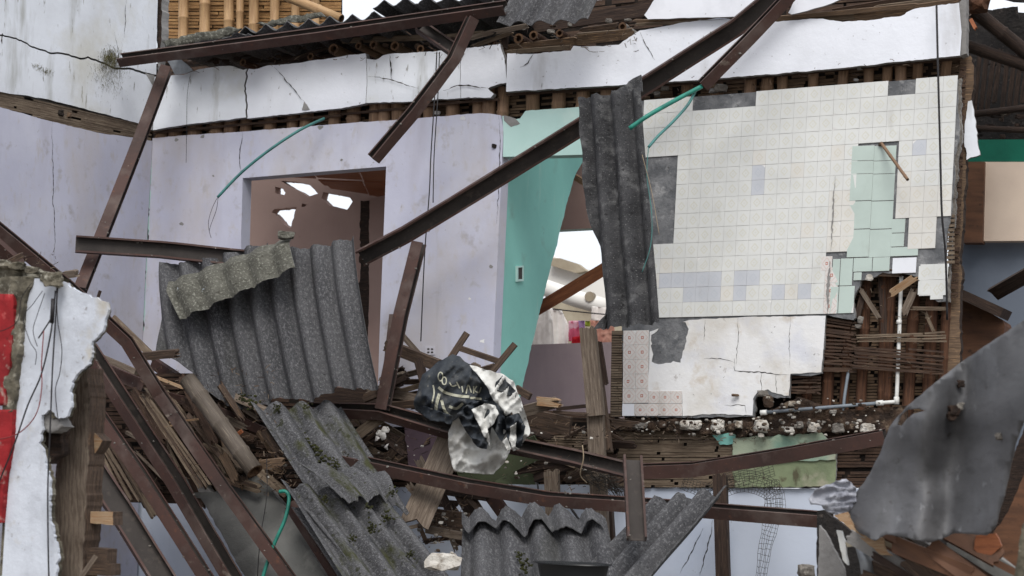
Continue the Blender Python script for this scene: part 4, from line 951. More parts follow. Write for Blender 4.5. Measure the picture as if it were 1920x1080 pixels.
tag(done(panel([(1850, -10), (1900, 3), (2350, 26), (2350, -60), (1780, -60), (1782, -14)], -1.0, .02), 'metal_roof', [M['char']] * 2), 'black roof eave cutting across the sky above the log end', 'roofing sheet')

# ------------------------------------------------------------------ roof remains along the top
RF = thing('broken_roof_edge', 'sagging edge of the corrugated roof over the white cornice band, sheets of grey fibre cement', 'roof', base(600, 60, -1))
def roof_sheet(a, b, back, waves, nm='roof_sheet', **kw):
    TLp, TRp = at(*a), at(*b); dv = -WN * back[0] + Vector((0, 0, back[1]))
    return done(corrugated_mb(TLp, TRp, TRp + dv, TLp + dv, waves, seed=a, **kw), nm, [M['fibre'], M['fibre_edge']], RF)
roof_sheet((440, 60, .35), (722, 26, .35), (2.4, -.16), 7, amp=.03, rag=.004)
roof_sheet((700, 10, .3), (945, -14, .3), (2.4, -.14), 6, amp=.03, rag=.006)
roof_sheet((310, 92, .3), (470, 62, .45), (1.2, .02), 3, amp=.02, rag=.05)
done(panel(jag([(302, 78), (360, 64), (430, 50), (450, 52), (440, 62), (400, 74), (345, 84), (310, 88)], 2, 5), lambda x, y: .45 + .04 * math.sin(x * .1), .02, step=8, bump=.03, bscale=9), 'torn_flap', [M['fibre_cap'], M['fibre_edge']], RF)
done(panel(jag([(480, 44), (520, 36), (600, 22), (612, 30), (560, 42), (500, 50)], 2, 5), .1, .02, step=8, bump=.03, bscale=9), 'torn_flap', [M['fibre_cap'], M['fibre_edge']], RF)
# boards, laths and cane ends under the roof
lath_rows([(300, 95), (1000, 20), (1000, 200), (300, 200)], -.9, 12, RF, 'lath_dark', seg=(.06, .2), seed=61, miss=.15, jd=.03)  # dark mat added to block the view and stand in for shaded roof space
lath_rows([(940, 20), (1480, -40), (1480, 120), (940, 180)], -.9, 12, RF, 'lath_dark', seg=(.06, .2), seed=62, miss=.15, jd=.03)  # second dark mat, added for the darkness under the roof
for (a, b_, w_, mt) in (((640, 76, -.1), (800, 70, -.1), .045, 'lath_grey'), ((800, 72, -.05), (912, 60, -.05), .03, 'lath_grey'), ((884, 88, .0), (962, 60, .05), .03, 'lath_grey'), ((880, 72, .08), (930, 58, .08), .035, 'wood_grey'), ((928, 60, .1), (990, 48, .1), .035, 'wood_grey'),
        ((945, 92, -.02), (1082, 76, -.02), .06, 'lath_warm'), ((948, 98, .0), (1070, 88, .0), .03, 'lath_grey'), ((1080, 76, .0), (1190, 62, .0), .075, 'lath_warm'), ((1082, 66, .01), (1180, 58, .01), .03, 'lath_grey'), ((1088, 60, -.04), (1160, 50, -.04), .06, 'wood_brown'),
        ((1188, 40, .04), (1425, 32, .04), .022, 'lath_warm'), ((1190, 46, .05), (1360, 38, .05), .018, 'lath_grey'), ((1440, 36, .05), (1720, 10, .05), .03, 'lath_warm'), ((1400, 46, .0), (1640, 26, .0), .05, 'lath_grey'), ((1600, 34, .0), (1800, 4, .0), .06, 'lath_warm'), ((1560, 30, -.05), (1800, -10, -.05), .10, 'lath_dark'), ((1640, 16, -.02), (1800, -4, -.02), .04, 'lath_grey')):
    done(board_mb(at(*a), at(*b_), w_, .02, 12, (.03, .03), seed=a), 'batten', M[mt], RF)
for (x, y, r_, mt) in ((740, 86, 8, 'bamboo'), (972, 72, 9, 'bamboo_rot'), (921, 80, 7, 'bamboo_rot'), (1000, 66, 8, 'bamboo_rot'), (1049, 62, 7, 'bamboo_rot'), (1167, 50, 8, 'rubble_white'), (672, 86, 6, 'bamboo'), (455, 117, 6, 'bamboo_rot'), (582, 106, 6, 'bamboo_rot'), (625, 92, 9, 'bamboo'), (788, 92, 7, 'bamboo_rot'), (700, 84, 7, 'bamboo')):
    p = at(x, y, .02); m_ = MB(); m_.tube([p, p - WN * .6], r_ * mpp(x, y), 14, 0, hollow=.6, m2=1); done(m_, 'cane_butt', [M[mt], M['cane_end']], RF)
for (a, b_, w_) in (((948, 62, .0), (946, 92, .0), .05), ((1330, 0, -.2), (1000, 50, -.3), .1), ((1250, -10, -.3), (1120, 60, -.4), .09), ((350, 118, -.2), (640, 78, -.2), .03), ((512, 122, -.1), (632, 84, -.2), .025), ((420, 112, -.3), (700, 104, -.3), .06)):
    done(board_mb(at(*a), at(*b_), w_, .03, 12, (.02, .02), seed=a), 'rafter', M['wood_dark'], RF)
R = rng('rfr')
for i in range(26):
    x = R.uniform(330, 1230); y = 150 - (x - 290) * .085 - R.uniform(14, 40); k = mpp(x, y)
    done(rock_mb(at(x, y, -.06), (R.uniform(4, 9) * k, 5 * k, R.uniform(2, 6) * k), seed=i), 'rubble_piece', M[R.choice(['earth', 'rubble_grey', 'blackish_brown'])], RF)
for (o_, lb) in (([(1208, 28), (1240, -20), (1460, -20), (1440, 20), (1400, 30), (1300, 33), (1215, 36)], 'flat white ceiling sheet lying on the roof laths left of the long channels'),
                 ([(1478, 24), (1500, -20), (1620, -20), (1560, 6), (1520, 18), (1484, 27)], 'smaller white ceiling sheet lying right of the crossing channels')):
    tag(done(panel(jag(o_, .8, 9, seed=lb), .12, .02), 'ceiling_sheet', [M['ceiling_panel'], M['mortar']]), lb, 'ceiling sheet')
sheet('grey corrugated sheet hanging off the roof over the crack in the cornice band', [(978, -30, .35), (1140, -36, .35), (1103, 38, .5), (933, 46, .5)], 4.2, 'fibre', amp=.03, nv=10)
tag(done(panel(jag([(313, 112), (340, 112), (362, 132), (346, 138), (328, 140)], .8, 5), .12, .006), 'metal_flashing', [M['galvanised']] * 2), 'small bent galvanised flashing at the corner of the two white walls', 'flashing')
cane((520, -14, -.5), (640, 36, -.5), 8, None, 'bamboo_sunlit', 'pale bamboo pole sloping across the top in front of the bright sky', 'bamboo_pole')

# ------------------------------------------------------------------ fallen steel channels
steel('long horizontal channel along the roof edge, resting above the left cornice band', [(226, 113, .62), (600, 64, .55), (948, 14, .5)], .09, 118, .075, twist=0)
steel('channel leaning from the wall corner down across the side wall', [(312, 128, .35), (262, 262, .6), (192, 440, 1.0), (150, 545, 1.3)], .09, 105, .085, twist=0)
steel('short level channel with its open side showing, crossing the leaning channel', [(142, 458, 1.35), (300, 468, .95), (470, 486, .85)], .125, 168, .05, twist=0)
steel('twisted channel hanging from the roof edge above the left doorway', [(886, 34, .55), (850, 112, .6), (775, 210, .7), (700, 298, .8)], .08, -112, .075, twist=-14)
steel('short stub of channel under the roof edge beside the twisted channel', [(788, 50, .4), (852, 94, .42)], .10, 155)
steel('longest channel, slanting from the top edge behind the hanging sheet to the left doorway', [(1480, -30, .25), (1380, 52, .3), (1210, 160, .35), (1085, 240, .4), (900, 355, .45), (760, 440, .5), (676, 484, .5)], .125, 168)
steel('thinner channel beside the longest one, ending at the green hose', [(1486, -14, .6), (1400, 76, .6), (1318, 160, .6)], .08, -108, .075, twist=0)
steel('upright channel leaning against the end of the longest channel', [(786, 455, .7), (752, 590, .75), (717, 768, .8)], .085, 112, .085, twist=0)
steel('brown channel seen behind the upright leaning channel', [(742, 590, .3), (730, 700, .35), (712, 775, .4)], .09, 40)
steel('channel entering at the left edge and bending down through the rubble to the bottom edge', [(-30, 408, 2.8), (130, 540, 2.4), (238, 640, 2.1), (300, 740, 1.9), (420, 915, 1.8), (548, 1092, 1.7), (640, 1220, 1.6)], .07, 112, .075, twist=0)
steel('thin dark channel tip poking in above the red painted wall', [(-30, 440, 3.0), (36, 500, 2.8)], .085, 30, .05, twist=0)
steel('channel running down behind the wooden post, leftmost of the parallel pair', [(150, 726, 2.0), (260, 885, 2.0), (392, 1092, 2.0), (470, 1220, 2.0)], .08, 112, .075, twist=0)
steel('wide channel with grey open side, right of the parallel pair', [(165, 652, 1.6), (235, 760, 1.6), (330, 905, 1.6), (440, 1092, 1.6), (520, 1230, 1.6)], .11, 132, .08, twist=0)
steel('broad grey channel low at the left behind the wooden pegs', [(150, 842, 2.3), (225, 955, 2.3), (310, 1092, 2.3), (380, 1210, 2.3)], .15, 165, .06)
steel('short brown channel crossing behind the parallel pair', [(190, 688, 1.2), (272, 724, 1.2)], .085, 10)
steel('rusty lattice bar lying behind the round pole', [(288, 680, .9), (342, 716, .9), (430, 850, .9), (470, 910, .9)], .08, 25)
steel('short channel stub running from the round pole to under the mossy sheets', [(320, 742, 1.0), (392, 758, 1.0), (520, 816, 1.0)], .08, 112, .07, twist=0)
steel('channel sloping down at the right of the grey concrete slab', [(545, 945, 1.5), (590, 1015, 1.5), (640, 1092, 1.5), (700, 1190, 1.5)], .08, 60, .07, twist=0)
steel('long channel passing under the black and white tarpaulin', [(575, 768, .75), (715, 772, .78), (840, 806, .8), (960, 835, .8), (1075, 858, .8), (1190, 884, .8)], .10, 108, .075, twist=58)
steel('channel rising to the right in front of the sage green painted strip', [(1190, 884, .8), (1300, 880, .82), (1480, 852, .85), (1660, 818, .9)], .085, 104, .085, twist=0)
steel('bent channel spanning the lower middle to the bottom right', [(640, 860, 1.2), (760, 886, 1.15), (880, 912, 1.1), (1030, 936, 1.1), (1240, 950, 1.1), (1560, 976, 1.1)], .09, 115, .075, twist=0)
steel('short upright channel with open side showing, standing on the right hand sloping sheet', [(1186, 858, 1.6), (1190, 930, 1.8), (1194, 1010, 1.95)], .115, 172)
steel('reddish channel showing between the bent channel and the front corrugated sheet', [(918, 925, .5), (948, 965, .5), (1000, 1040, .5)], .09, 20)

# ------------------------------------------------------------------ corrugated sheets
sheet('large grey corrugated sheet propped upright in front of the left doorway', [(272, 512, .95), (664, 442, .95), (712, 736, 1.15), (324, 792, 1.15)], 9.6, 'fibre', left=lambda v: max(0, (31 - 52 * v) / 392), amp=.044, nv=30, bot=lambda u: (.55 + .8 * u if u < .1 else .63 + 2.0 * (u - .1) if u < .2 else .83 + 1.6 * (u - .2) if u < .28 else .955 + .02 * math.sin(u * 21)), top=lambda u: -.05 * (u < .56) + .02 * math.sin(u * 9), sag=-.06, bulge=.05, phase=.15, rag=.008)
def cap_fold(u, v): return -.10 * max(0, .32 - v) / .32 if v < .32 else 0
sheet('mossy ridge cap piece lying across the top of the large propped sheet', [(300, 520, 1.12), (536, 432, 1.12), (553, 502, 1.22), (338, 600, 1.22)], 5, 'fibre_cap', amp=.02, nv=14, fold=cap_fold, rag=.03, name='ridge_cap', phase=.3)
k = mpp(540, 440, 1.15); tag(done(rock_mb(at(537, 441, 1.15), (18 * k, 9 * k, 8 * k), seed=12, sub=3), 'broken_sheet_piece', M['fibre_cap']), 'small broken lump at the right tip of the ridge cap', 'sheet piece')
def hang_left(v): return .15 * max(0, min(1, (v - .48) / .2)) * max(0, min(1, (1 - v) / .07)) + .012 * math.sin(v * 31)
sheet('dark corrugated sheet hanging upright beside the mint lintel and the tiled wall', [(1086, 184, .75), (1204, 168, .75), (1240, 606, .8), (1118, 618, .8)], 3, 'fibre_black', amp=.05, nv=34, sag=.03, phase=.1, top=lambda u: .0, left=hang_left, rag=.008, wob=.03)
tag(done(panel(jag([(1150, 172), (1202, 140), (1206, 172), (1180, 180)], 1.4, 5), .72, .008, step=8, bump=.02, bscale=9), 'sheet_flap', [M['fibre_black'], M['fibre_edge']]), 'small torn flap at the top of the hanging dark sheet', 'sheet piece')
sheet('mossy sheet sloping down from under the large propped sheet', [(470, 762, 1.3), (640, 758, .95), (770, 960, 1.3), (598, 960, 1.65)], 3.6, 'fibre_moss', amp=.045, nv=22, bot=lambda u: .98)
sheet('broken mossy overlap piece across the two sloping sheets', [(545, 866, 1.72), (720, 890, 1.42), (740, 930, 1.5), (640, 940, 1.8)], 3, 'fibre_moss', amp=.03, nv=10, rag=.06, bulge=.03, name='sheet_piece')
sheet('lower mossy sheet sloping to the bottom edge', [(526, 906, 1.75), (728, 936, 1.45), (905, 1150, 1.75), (700, 1180, 2.1)], 4.4, 'fibre_moss', amp=.045, nv=22)
sheet('narrow sheet edge under the lower mossy sheet by the green hose', [(552, 950, 1.7), (590, 960, 1.75), (760, 1150, 2.0), (700, 1170, 1.95)], 1.3, 'fibre', amp=.03, nv=12)
sheet('front corrugated sheet at the bottom middle, its far edge jagged', [(868, 972, 1.4), (1136, 972, 1.4), (1170, 1130, 2.1), (862, 1130, 2.1)], 5, 'fibre', amp=.048, nv=20, rag=.03, phase=.3, left=lambda v: .0)
sheet('torn sheet strip lapped over the far edge of the front corrugated sheet', [(866, 958, 1.44), (1120, 960, 1.40), (1136, 1002, 1.66), (866, 990, 1.62)], 5, 'fibre', amp=.046, nv=12, rag=.10, phase=.3, top=lambda u: .15 * math.sin(u * 8), bot=lambda u: .8 + .2 * math.sin(u * 19))
sheet('corrugated sheet sloping up to the right at the bottom, under the short upright channel', [(1232, 938, 1.3), (1364, 922, 1.3), (1190, 1130, 2.0), (1052, 1130, 2.0)], 3, 'fibre', amp=.045, nv=22, rag=.015, phase=.0)
# moss cushions on the sloping sheets
MO = thing('moss_cushions', 'dark green moss cushions growing in the valleys of the sloping sheets', 'moss', at(600, 900, 1.7), kind='stuff')
mb = MB(); R = rng('moss')
for (x, y, s, d_) in ((560, 812, 10, 1.2), (575, 830, 12, 1.28), (592, 845, 11, 1.33), (604, 862, 13, 1.42), (630, 870, 9, 1.42), (650, 858, 8, 1.2), (725, 968, 11, 1.62), (697, 990, 11, 1.82), (736, 922, 9, 1.6), (470, 755, 12, 1.3), (455, 745, 9, 1.25), (610, 935, 8, 1.85), (690, 950, 8, 1.7), (770, 1040, 9, 1.75), (660, 1010, 8, 1.9), (985, 1062, 14, 1.95), (975, 1040, 9, 1.85), (520, 765, 8, 1.3), (575, 762, 7, 1.25)):
    k = mpp(x, y, d_)
    for j in range(26):
        q = s * R.uniform(.14, .32); rock_mb(at(x + R.gauss(0, s * .5), y + R.gauss(0, s * .5), d_ - .01 + R.gauss(0, .01)), (q * k, q * k, q * .8 * k), seed=j, rough=.6, sub=1, mb=mb)
done(mb, 'moss', M['moss'], MO, kind='stuff')

# ------------------------------------------------------------------ tarpaulin
TP = thing('crumpled_tarpaulin', 'crumpled black and white printed plastic tarpaulin draped over the fallen channel', 'tarpaulin', at(890, 800, 1.0))
def ridged(x, y, s=.028, o=0):
    v = noise.noise(Vector((x * s, y * s, o))); v2 = noise.noise(Vector((x * s * 2.3, y * s * 2.3, o + 5)))
    return (1 - abs(v) * 2.2) * .10 + (1 - abs(v2) * 2) * .014
def dome(x, y):
    q = ((x - 885) / 115) ** 2 + ((y - 740) / 85) ** 2
    return .92 + .22 * math.sqrt(max(0, 1 - min(1, q))) + ridged(x, y, .017) * .75
def tarp(o, dd, mt, nm, st=4, th=.004, ja=1.2):
    f0 = dd if callable(dd) else (lambda x, y: dd + ridged(x, y, .03, dd))
    f = lambda x, y: f0(x, y) + .035 * (1 - 2 * abs(noise.noise(Vector((x * .05 + y * .03, y * .016, len(nm)))))) ** 3 + .006 * noise.noise(Vector((x * .2, y * .12, 1)))
    return done(panel(jag(o, ja, 6, seed=nm + str(o[0])), f, th, step=3.4, ms=0, smooth=True), nm, [M[mt]], TP)
tarp([(792, 702), (823, 677), (848, 664), (862, 668), (879, 682), (905, 694), (925, 702), (950, 740), (960, 790), (930, 800), (905, 790), (870, 772), (848, 790), (809, 788), (778, 768), (776, 752)], dome, 'tarp_black', 'black_fold')
tarp([(778, 765), (800, 762), (850, 780), (846, 796), (826, 790), (806, 789)], lambda x, y: dome(x, y) + .03, 'tarp_black', 'hem_fold')
tarp([(852, 776), (866, 768), (900, 790), (926, 800), (952, 806), (956, 846), (945, 868), (925, 889), (890, 888), (852, 884), (842, 850), (840, 812)], lambda x, y: .98 + ridged(x, y, .022, 3) * .9 + .02 * noise.noise(Vector((x * .12, y * .03, 0))), 'tarp_white', 'white_sheet')
tarp([(880, 684), (912, 694), (940, 700), (962, 714), (972, 740), (986, 778), (994, 812), (978, 832), (966, 828), (968, 800), (960, 772), (948, 780), (930, 758), (916, 730), (900, 708)], lambda x, y: dome(x, y) + .05, 'tarp_white', 'white_fold')
tarp([(930, 716), (942, 704), (950, 716), (968, 734), (966, 746), (944, 738), (928, 730)], lambda x, y: dome(x, y) + .058, 'tarp_black', 'black_stripe')
tarp([(856, 776), (885, 752), (925, 750), (944, 772), (952, 810), (940, 828), (922, 800), (912, 842), (895, 838), (876, 812)], lambda x, y: 1.16 + ridged(x, y, .045, 7), 'tarp_black', 'black_fold')
tarp([(950, 782), (972, 774), (985, 800), (978, 836), (966, 843), (950, 818)], lambda x, y: 1.14 + ridged(x, y, .05, 9), 'tarp_black', 'black_fold')
tarp([(956, 800), (968, 792), (966, 838), (974, 842), (962, 846), (954, 826)], lambda x, y: 1.2 + ridged(x, y, .05, 9) * .6, 'tarp_white', 'white_fold')
tarp([(884, 768), (908, 756), (928, 760), (935, 776), (922, 798), (914, 804), (918, 836), (902, 806)], lambda x, y: 1.24 + ridged(x, y, .05, 2) * .5, 'tarp_white', 'rolled_hem')
tarp([(942, 828), (952, 846), (958, 842), (950, 820)], 1.2, 'tarp_white', 'white_fold')
# printed bands and letter shapes
def stroke(pts, w_, dd, parent, mt='tarp_print', nm='print_mark'):
    dd0 = dd; dd = lambda x, y: dd0(x, y) + .035 * (1 - 2 * abs(noise.noise(Vector((x * .05 + y * .03, y * .016, 10))))) ** 3 - .004
    m_ = MB(); P = smooth_path([Vector((x, y, 0)) for x, y in pts], 4); A = []; B = []
    for i, p in enumerate(P):
        t = (P[min(i + 1, len(P) - 1)] - P[max(i - 1, 0)]).normalized(); nx = Vector((-t.y, t.x, 0)) * w_ / 2
        A.append(m_.vert(at((p + nx).x, (p + nx).y, dd((p + nx).x, (p + nx).y) + .012))); B.append(m_.vert(at((p - nx).x, (p - nx).y, dd((p - nx).x, (p - nx).y) + .012)))
    for i in range(len(P) - 1): m_.face([A[i], B[i], B[i + 1], A[i + 1]])
    return done(m_, nm, M[mt], parent)
for pts, w_ in (([(822, 726), (835, 736), (858, 742), (880, 744)], 5), ([(882, 746), (903, 748)], 4), ([(824, 738), (818, 760), (816, 786)], 6), ([(828, 750), (834, 770), (844, 780)], 5), ([(842, 762), (856, 766), (868, 756)], 5),
                ([(812, 722), (814, 736), (810, 756)], 3)):
    stroke(pts, w_, dome, TP)
for (cx_, cy_, a, b_) in ((826, 706, 4.5, 8), (833, 714, 4, 7)):
    stroke([(cx_ + a * math.cos(t), cy_ + b_ * math.sin(t)) for t in [q * math.pi / 5 for q in range(11)]], 2.2, dome, TP)
for pts in ([(842, 716), (848, 724), (856, 722)], [(868, 736), (866, 724)], [(874, 738), (878, 722), (884, 736)], [(888, 724), (888, 738)], [(894, 724), (890, 732), (898, 736), (902, 726)], [(856, 716), (862, 728)]):
    stroke(pts, 2.4, dome, TP)

# ------------------------------------------------------------------ timber, boards and poles
wood('brown board lying behind the upright leaning channel', (722, 646, .4), (824, 686, .45), .085, .05, 'wood_brown', 15, (.02, .02))
wood('splintered stick standing behind the brown board', (752, 626, .3), (784, 662, .3), .04, .02, 'wood_grey', 10, (.05, 0))
wood('short post below the splintered stick', (784, 672, .45), (797, 722, .45), .065, .04, 'wood_dark', 10, (.02, 0))
wood('thin pale lath left of the tarpaulin, upper', (728, 712, .3), (784, 697, .3), .04, .03, 'wood_grey', 10)
wood('grey board left of the tarpaulin, middle', (736, 738, .35), (790, 722, .35), .035, .03, 'lath_grey', 10)
wood('olive board left of the tarpaulin, lowest', (738, 752, .3), (796, 742, .3), .09, .03, 'wood_brown', 10)
FR = thing('broken_chair_frame', 'broken wooden chair frame of two uprights and a rail poking up behind the tarpaulin', 'chair frame', at(890, 700, .75))
for a, b_, w_, nm in (((876, 624, .75), (842, 676, .78), .042, 'upright'), ((860, 652, .76), (937, 678, .8), .036, 'rail'), ((966, 645, .82), (920, 700, .85), .04, 'upright'), ((898, 694, .78), (926, 686, .8), .03, 'rail')):
    done(board_mb(at(*a), at(*b_), w_, .03, 14, seed=a), nm, M['wood_brown'], FR)
wood('small splintered block against the chair frame', (884, 684, .9), (900, 692, .9), .05, .03, 'wood_grey', 10, (.02, .02))
wood('grey weathered post standing in front of the mauve wall', (1102, 612, .5), (1118, 780, .5), .105, .08, 'wood_grey', 12, (.04, 0), 'timber_post', 'post', None, taper=1.1)
wood('lower length of weathered post behind the crossing channels', (1117, 780, .45), (1128, 1040, .45), .11, .08, 'wood_grey', 12, (0, 0), 'timber_post', 'post', None)
wood('thin dark stick beside the grey weathered post', (1124, 640, .4), (1137, 722, .4), .03, .03, 'wood_dark', 12, (.01, .01), 'timber_post', 'post', None)
wood('second dark post right of the grey weathered post', (1116, 660, .35), (1140, 846, .38), .06, .05, 'wood_brown', 18, (.06, .03), 'timber_post', 'post', None)
wood('short grey post standing behind the bent channel', (1034, 876, .3), (1038, 975, .3), .10, .07, 'wood_grey', 12, (.04, 0), 'timber_post', 'post', None)
wood('dark grey post standing against the pale blue wall at the right', (1350, 884, .25), (1360, 1200, .25), .09, .07, 'wood_dark', 12, (.04, 0), 'timber_post', 'post', None)
wood('charred post below the short upright channel', (1128, 940, .3), (1136, 1060, .3), .15, .07, 'wood_dark', 12, (.02, 0), 'timber_post', 'post', None)
wood('wide grey board leaning from under the tarpaulin to the front sheet', (846, 826, .75), (776, 985, 1.15), .20, .02, 'wood_grey', 8, (.02, .05))
wood('grey strut under the long channel, left of the maroon board', (718, 780, .7), (632, 844, .85), .075, .04, 'lath_grey', 10)
wood('olive green board under the tarpaulin', (868, 905, .3), (1012, 836, .25), .17, .03, 'hardboard_green', 10)
tag(done(panel(jag([(758, 796), (846, 804), (838, 888), (766, 878)], 1, 6), .35, .03), 'maroon_board', [M['maroon_board']] * 2), 'maroon speckled board below the long channel', 'board')
wood('broken board end with fresh pale splinters right of the tarpaulin', (978, 772, .55), (1050, 752, .6), .075, .04, 'wood_grey', 10, (0, .04))
wood('pale splintered tip of the broken board', (1008, 752, .62), (1052, 756, .66), .06, .03, 'wood_pale', 5, (.02, .09))
wood('dark stick behind the weathered post', (1044, 767, .45), (1100, 761, .45), .025, .02, 'wood_dark', 5)
wood('thin splintered lath crossing the weathered post', (1038, 772, .6), (1110, 778, .62), .02, .02, 'wood_brown', 5, (0, .1))
wood('dark brown board lying under the splintered board', (984, 782, .4), (1070, 800, .4), .13, .03, 'wood_brown', 12)
wood('short brown board end at the edge of the teal wall', (968, 728, .5), (994, 744, .52), .05, .03, 'wood_brown', 12)
wood('jagged lath beside the broken floor edge', (1138, 790, .25), (1196, 796, .25), .04, .02, 'wood_brown', 12, (.05, .06))
wood('brown rubble board at the lower left of the front sheet', (790, 968, .7), (880, 980, .7), .13, .03, 'wood_brown', 12, (0, .03))
wood('second rubble board under the brown one', (800, 992, .9), (872, 1006, .9), .05, .04, 'wood_grey', 12)
wood('slanted dark plank in the gap under the bent channel', (862, 915, .4), (905, 990, .5), .12, .03, 'wood_dark', 12, (.02, .05))
wood('splintered strip leaning beside the slanted dark plank', (880, 925, .5), (918, 985, .55), .05, .02, 'wood_brown', 12, (.02, .08))
lath_src = [((1030, 812), (1096, 818), (1094, 846), (1032, 836))]
MT = thing('lath_screen', 'weathered lath panel between the tarpaulin and the grey post', 'lath panel', at(1060, 840, .1))
lath_rows([(1020, 806), (1150, 812), (1150, 850), (1020, 846)], .05, 9, MT, 'lath_grey', seed=71, seg=(.3, .9))
# torn matting and laths at the left
for i, (q, rows, lb, mt, dd) in enumerate((
        ([(262, 738), (296, 742), (420, 900), (372, 912)], 7, 'bundle of grey split cane laths slanting down between the channels', 'lath_grey', 1.3),
        ([(168, 815), (200, 830), (272, 936), (216, 940)], 9, 'torn cane matting behind the wooden post', 'lath_grey', 1.35),
        ([(352, 770), (385, 800), (450, 885), (412, 900)], 7, 'broken lath matting beside the round pole', 'lath_dark', 1.2),
        ([(268, 800), (300, 800), (350, 900), (330, 912)], 5, 'short bundle of laths under the grey channel', 'lath_dark', 1.25))):
    th_ = thing('lath_bundle', lb, 'laths', at(q[3][0], q[3][1], dd), 'broken lath matting in the rubble')
    TLq, TRq, BRq, BLq = [Vector(p) for p in q]
    for k in range(rows):
        a = TLq.lerp(TRq, (k + .5) / rows); b_ = BLq.lerp(BRq, (k + .5) / rows); R = rng('lb', i, k)
        e = R.uniform(-8, 8)
        done(board_mb(at(a.x, a.y + e, dd), at(b_.x, b_.y + e, dd + .03 * R.random()), .018, .008, 10, (.04, .04), seed=(i, k)), 'lath', M[R.choice([mt, mt, 'lath_grey', 'wood_brown'])], th_)
lath_rows_parent = thing('torn_matting', 'dark torn cane matting lying behind the slanting channels', 'matting', at(300, 900, .4))
lath_rows([(150, 700), (440, 700), (560, 950), (160, 940)], 1.0, 30, lath_rows_parent, 'lath_dark', seed=72, seg=(.1, .4), jd=.03, miss=.1)
cane((352, 712, 1.5), (478, 884, 1.6), 14, None, 'bamboo_grey', 'thick grey bamboo pole with an open end lying over the channels', 'bamboo_pole')
wood('splintered board end pointing right beside the propped sheet', (268, 668, 1.6), (336, 662, 1.65), .055, .04, 'wood_brown', 10, (.03, .05))
wood('grey lath running behind the bent left channel', (212, 596, 1.2), (290, 672, 1.2), .05, .03, 'lath_grey', 10)
wood('pale topped rail under the bent left channel', (168, 660, 1.3), (256, 698, 1.3), .04, .04, 'wood_grey', 10)
wood('thin lath curving over the rail', (290, 706, 1.25), (345, 728, 1.25), .02, .02, 'wood_pale', 10, (.02, .02))
wood('short stub of wood above the red painted wall', (0, 500, 3.0), (46, 476, 2.9), .035, .03, 'wood_brown', 10, (0, .03))
wood('stub of branch behind the left channel', (118, 516, 1.7), (146, 512, 1.7), .05, .04, 'wood_grey', 10, (.02, .02))
wood('thin upright splinter left of the bent channel', (183, 560, 1.6), (188, 545, 1.6), .02, .02, 'wood_dark', 10)
wood('frayed cane stub above the concrete slab', (482, 872, 1.5), (532, 866, 1.5), .06, .04, 'lath_warm', 10, (.05, .03))
wood('small orange splinter beside the grey bamboo pole', (440, 818, 1.3), (454, 808, 1.3), .025, .02, 'wood_orange', 10)
wood('thin lath tied across the lath bundle', (284, 806, 1.3), (326, 797, 1.3), .012, .01, 'wood_pale', 10)
wood('second thin lath tied across the lath bundle', (318, 792, 1.3), (372, 786, 1.3), .012, .01, 'wood_pale', 10)
tag(done(panel(jag([(340, 898), (368, 890), (400, 925), (425, 908), (430, 905), (466, 884), (500, 902), (508, 915), (560, 990), (612, 1085), (680, 1200), (520, 1200), (420, 1010), (376, 934), (352, 930)], 1.6, 6), lambda x, y: 1.1 + (y - 900) * .0022, .05), 'concrete_slab', [M['concrete'], M['mortar']]), 'broken grey concrete slab leaning behind the slanting channels', 'concrete slab')
tag(done(panel(jag([(338, 896), (372, 890), (398, 924), (392, 930), (352, 932)], 1.2, 6), 1.15, .05), 'concrete_fragment', [M['mortar'], M['mortar']]), 'small grey fragment left of the concrete slab', 'concrete slab')
tag(done(panel(jag([(556, 792), (628, 800), (720, 815), (760, 900), (640, 900), (580, 860)], 1.2, 7), -.06, .04), 'dark_panel', [M['wood_dark']] * 2), 'dark board in the shade behind the sloping sheet', 'board')
tag(done(panel(jag([(575, 722), (714, 730), (712, 800), (575, 800)], 1.2, 7), -.14, .04), 'dark_panel', [M['wood_dark']] * 2), 'dark panel added for the shade at the foot of the left doorway', 'board')  # added panel, its dark colour stands in for shade under the propped sheet
rock('whitish broken masonry block beside the front corrugated sheet', 832, 1054, 1.95, 38, 19, 'rubble_white', 'masonry_block', cat='masonry block')
rock('small stone fallen behind the foreground metal sheet', 1512, 1072, .6, 20, 16, 'rubble_grey', 'stone', cat='stone')
rock('small frayed wood lump on the foreground metal sheet edge', 1146, 800, .2, 9, 7, 'wood_brown', 'splinter_lump', cat='wood lump')
# heaps of short broken wood between the beams
def heap(label, x0, y0, x1, y1, n_, d_, a0, a1, l0, l1, mats, seed):
    t_ = thing('broken_wood_heap', label, 'wood debris', at((x0 + x1) / 2, y1, d_), 'heaps of short broken wood between the beams')
    R = rng('heap', seed)
    for i in range(n_):
        x, y, a, l = R.uniform(x0, x1), R.uniform(y0, y1), math.radians(R.uniform(a0, a1)), R.uniform(l0, l1)
        e = d_ + R.uniform(-.12, .12)
        done(board_mb(at(x - l / 2 * math.cos(a), y - l / 2 * math.sin(a), e), at(x + l / 2 * math.cos(a), y + l / 2 * math.sin(a), e + R.uniform(-.1, .1)), R.uniform(.018, .07), R.uniform(.01, .03), R.uniform(-40, 40), (.03, .04), seed=(seed, i)), 'splinter_board', M[R.choice(mats)], t_)
heap('jumble of short broken boards between the slanting channels and the round pole', 270, 740, 480, 890, 40, 1.05, 20, 75, 30, 110, ['lath_grey', 'lath_dark', 'wood_brown', 'wood_grey', 'wood_dark', 'lath_warm'], 1)
heap('longer broken laths and boards lying along the slanting channels', 230, 745, 440, 910, 26, 1.15, 45, 66, 60, 190, ['lath_grey', 'lath_dark', 'wood_brown', 'wood_grey', 'wood_dark', 'blackish_brown'], 7)
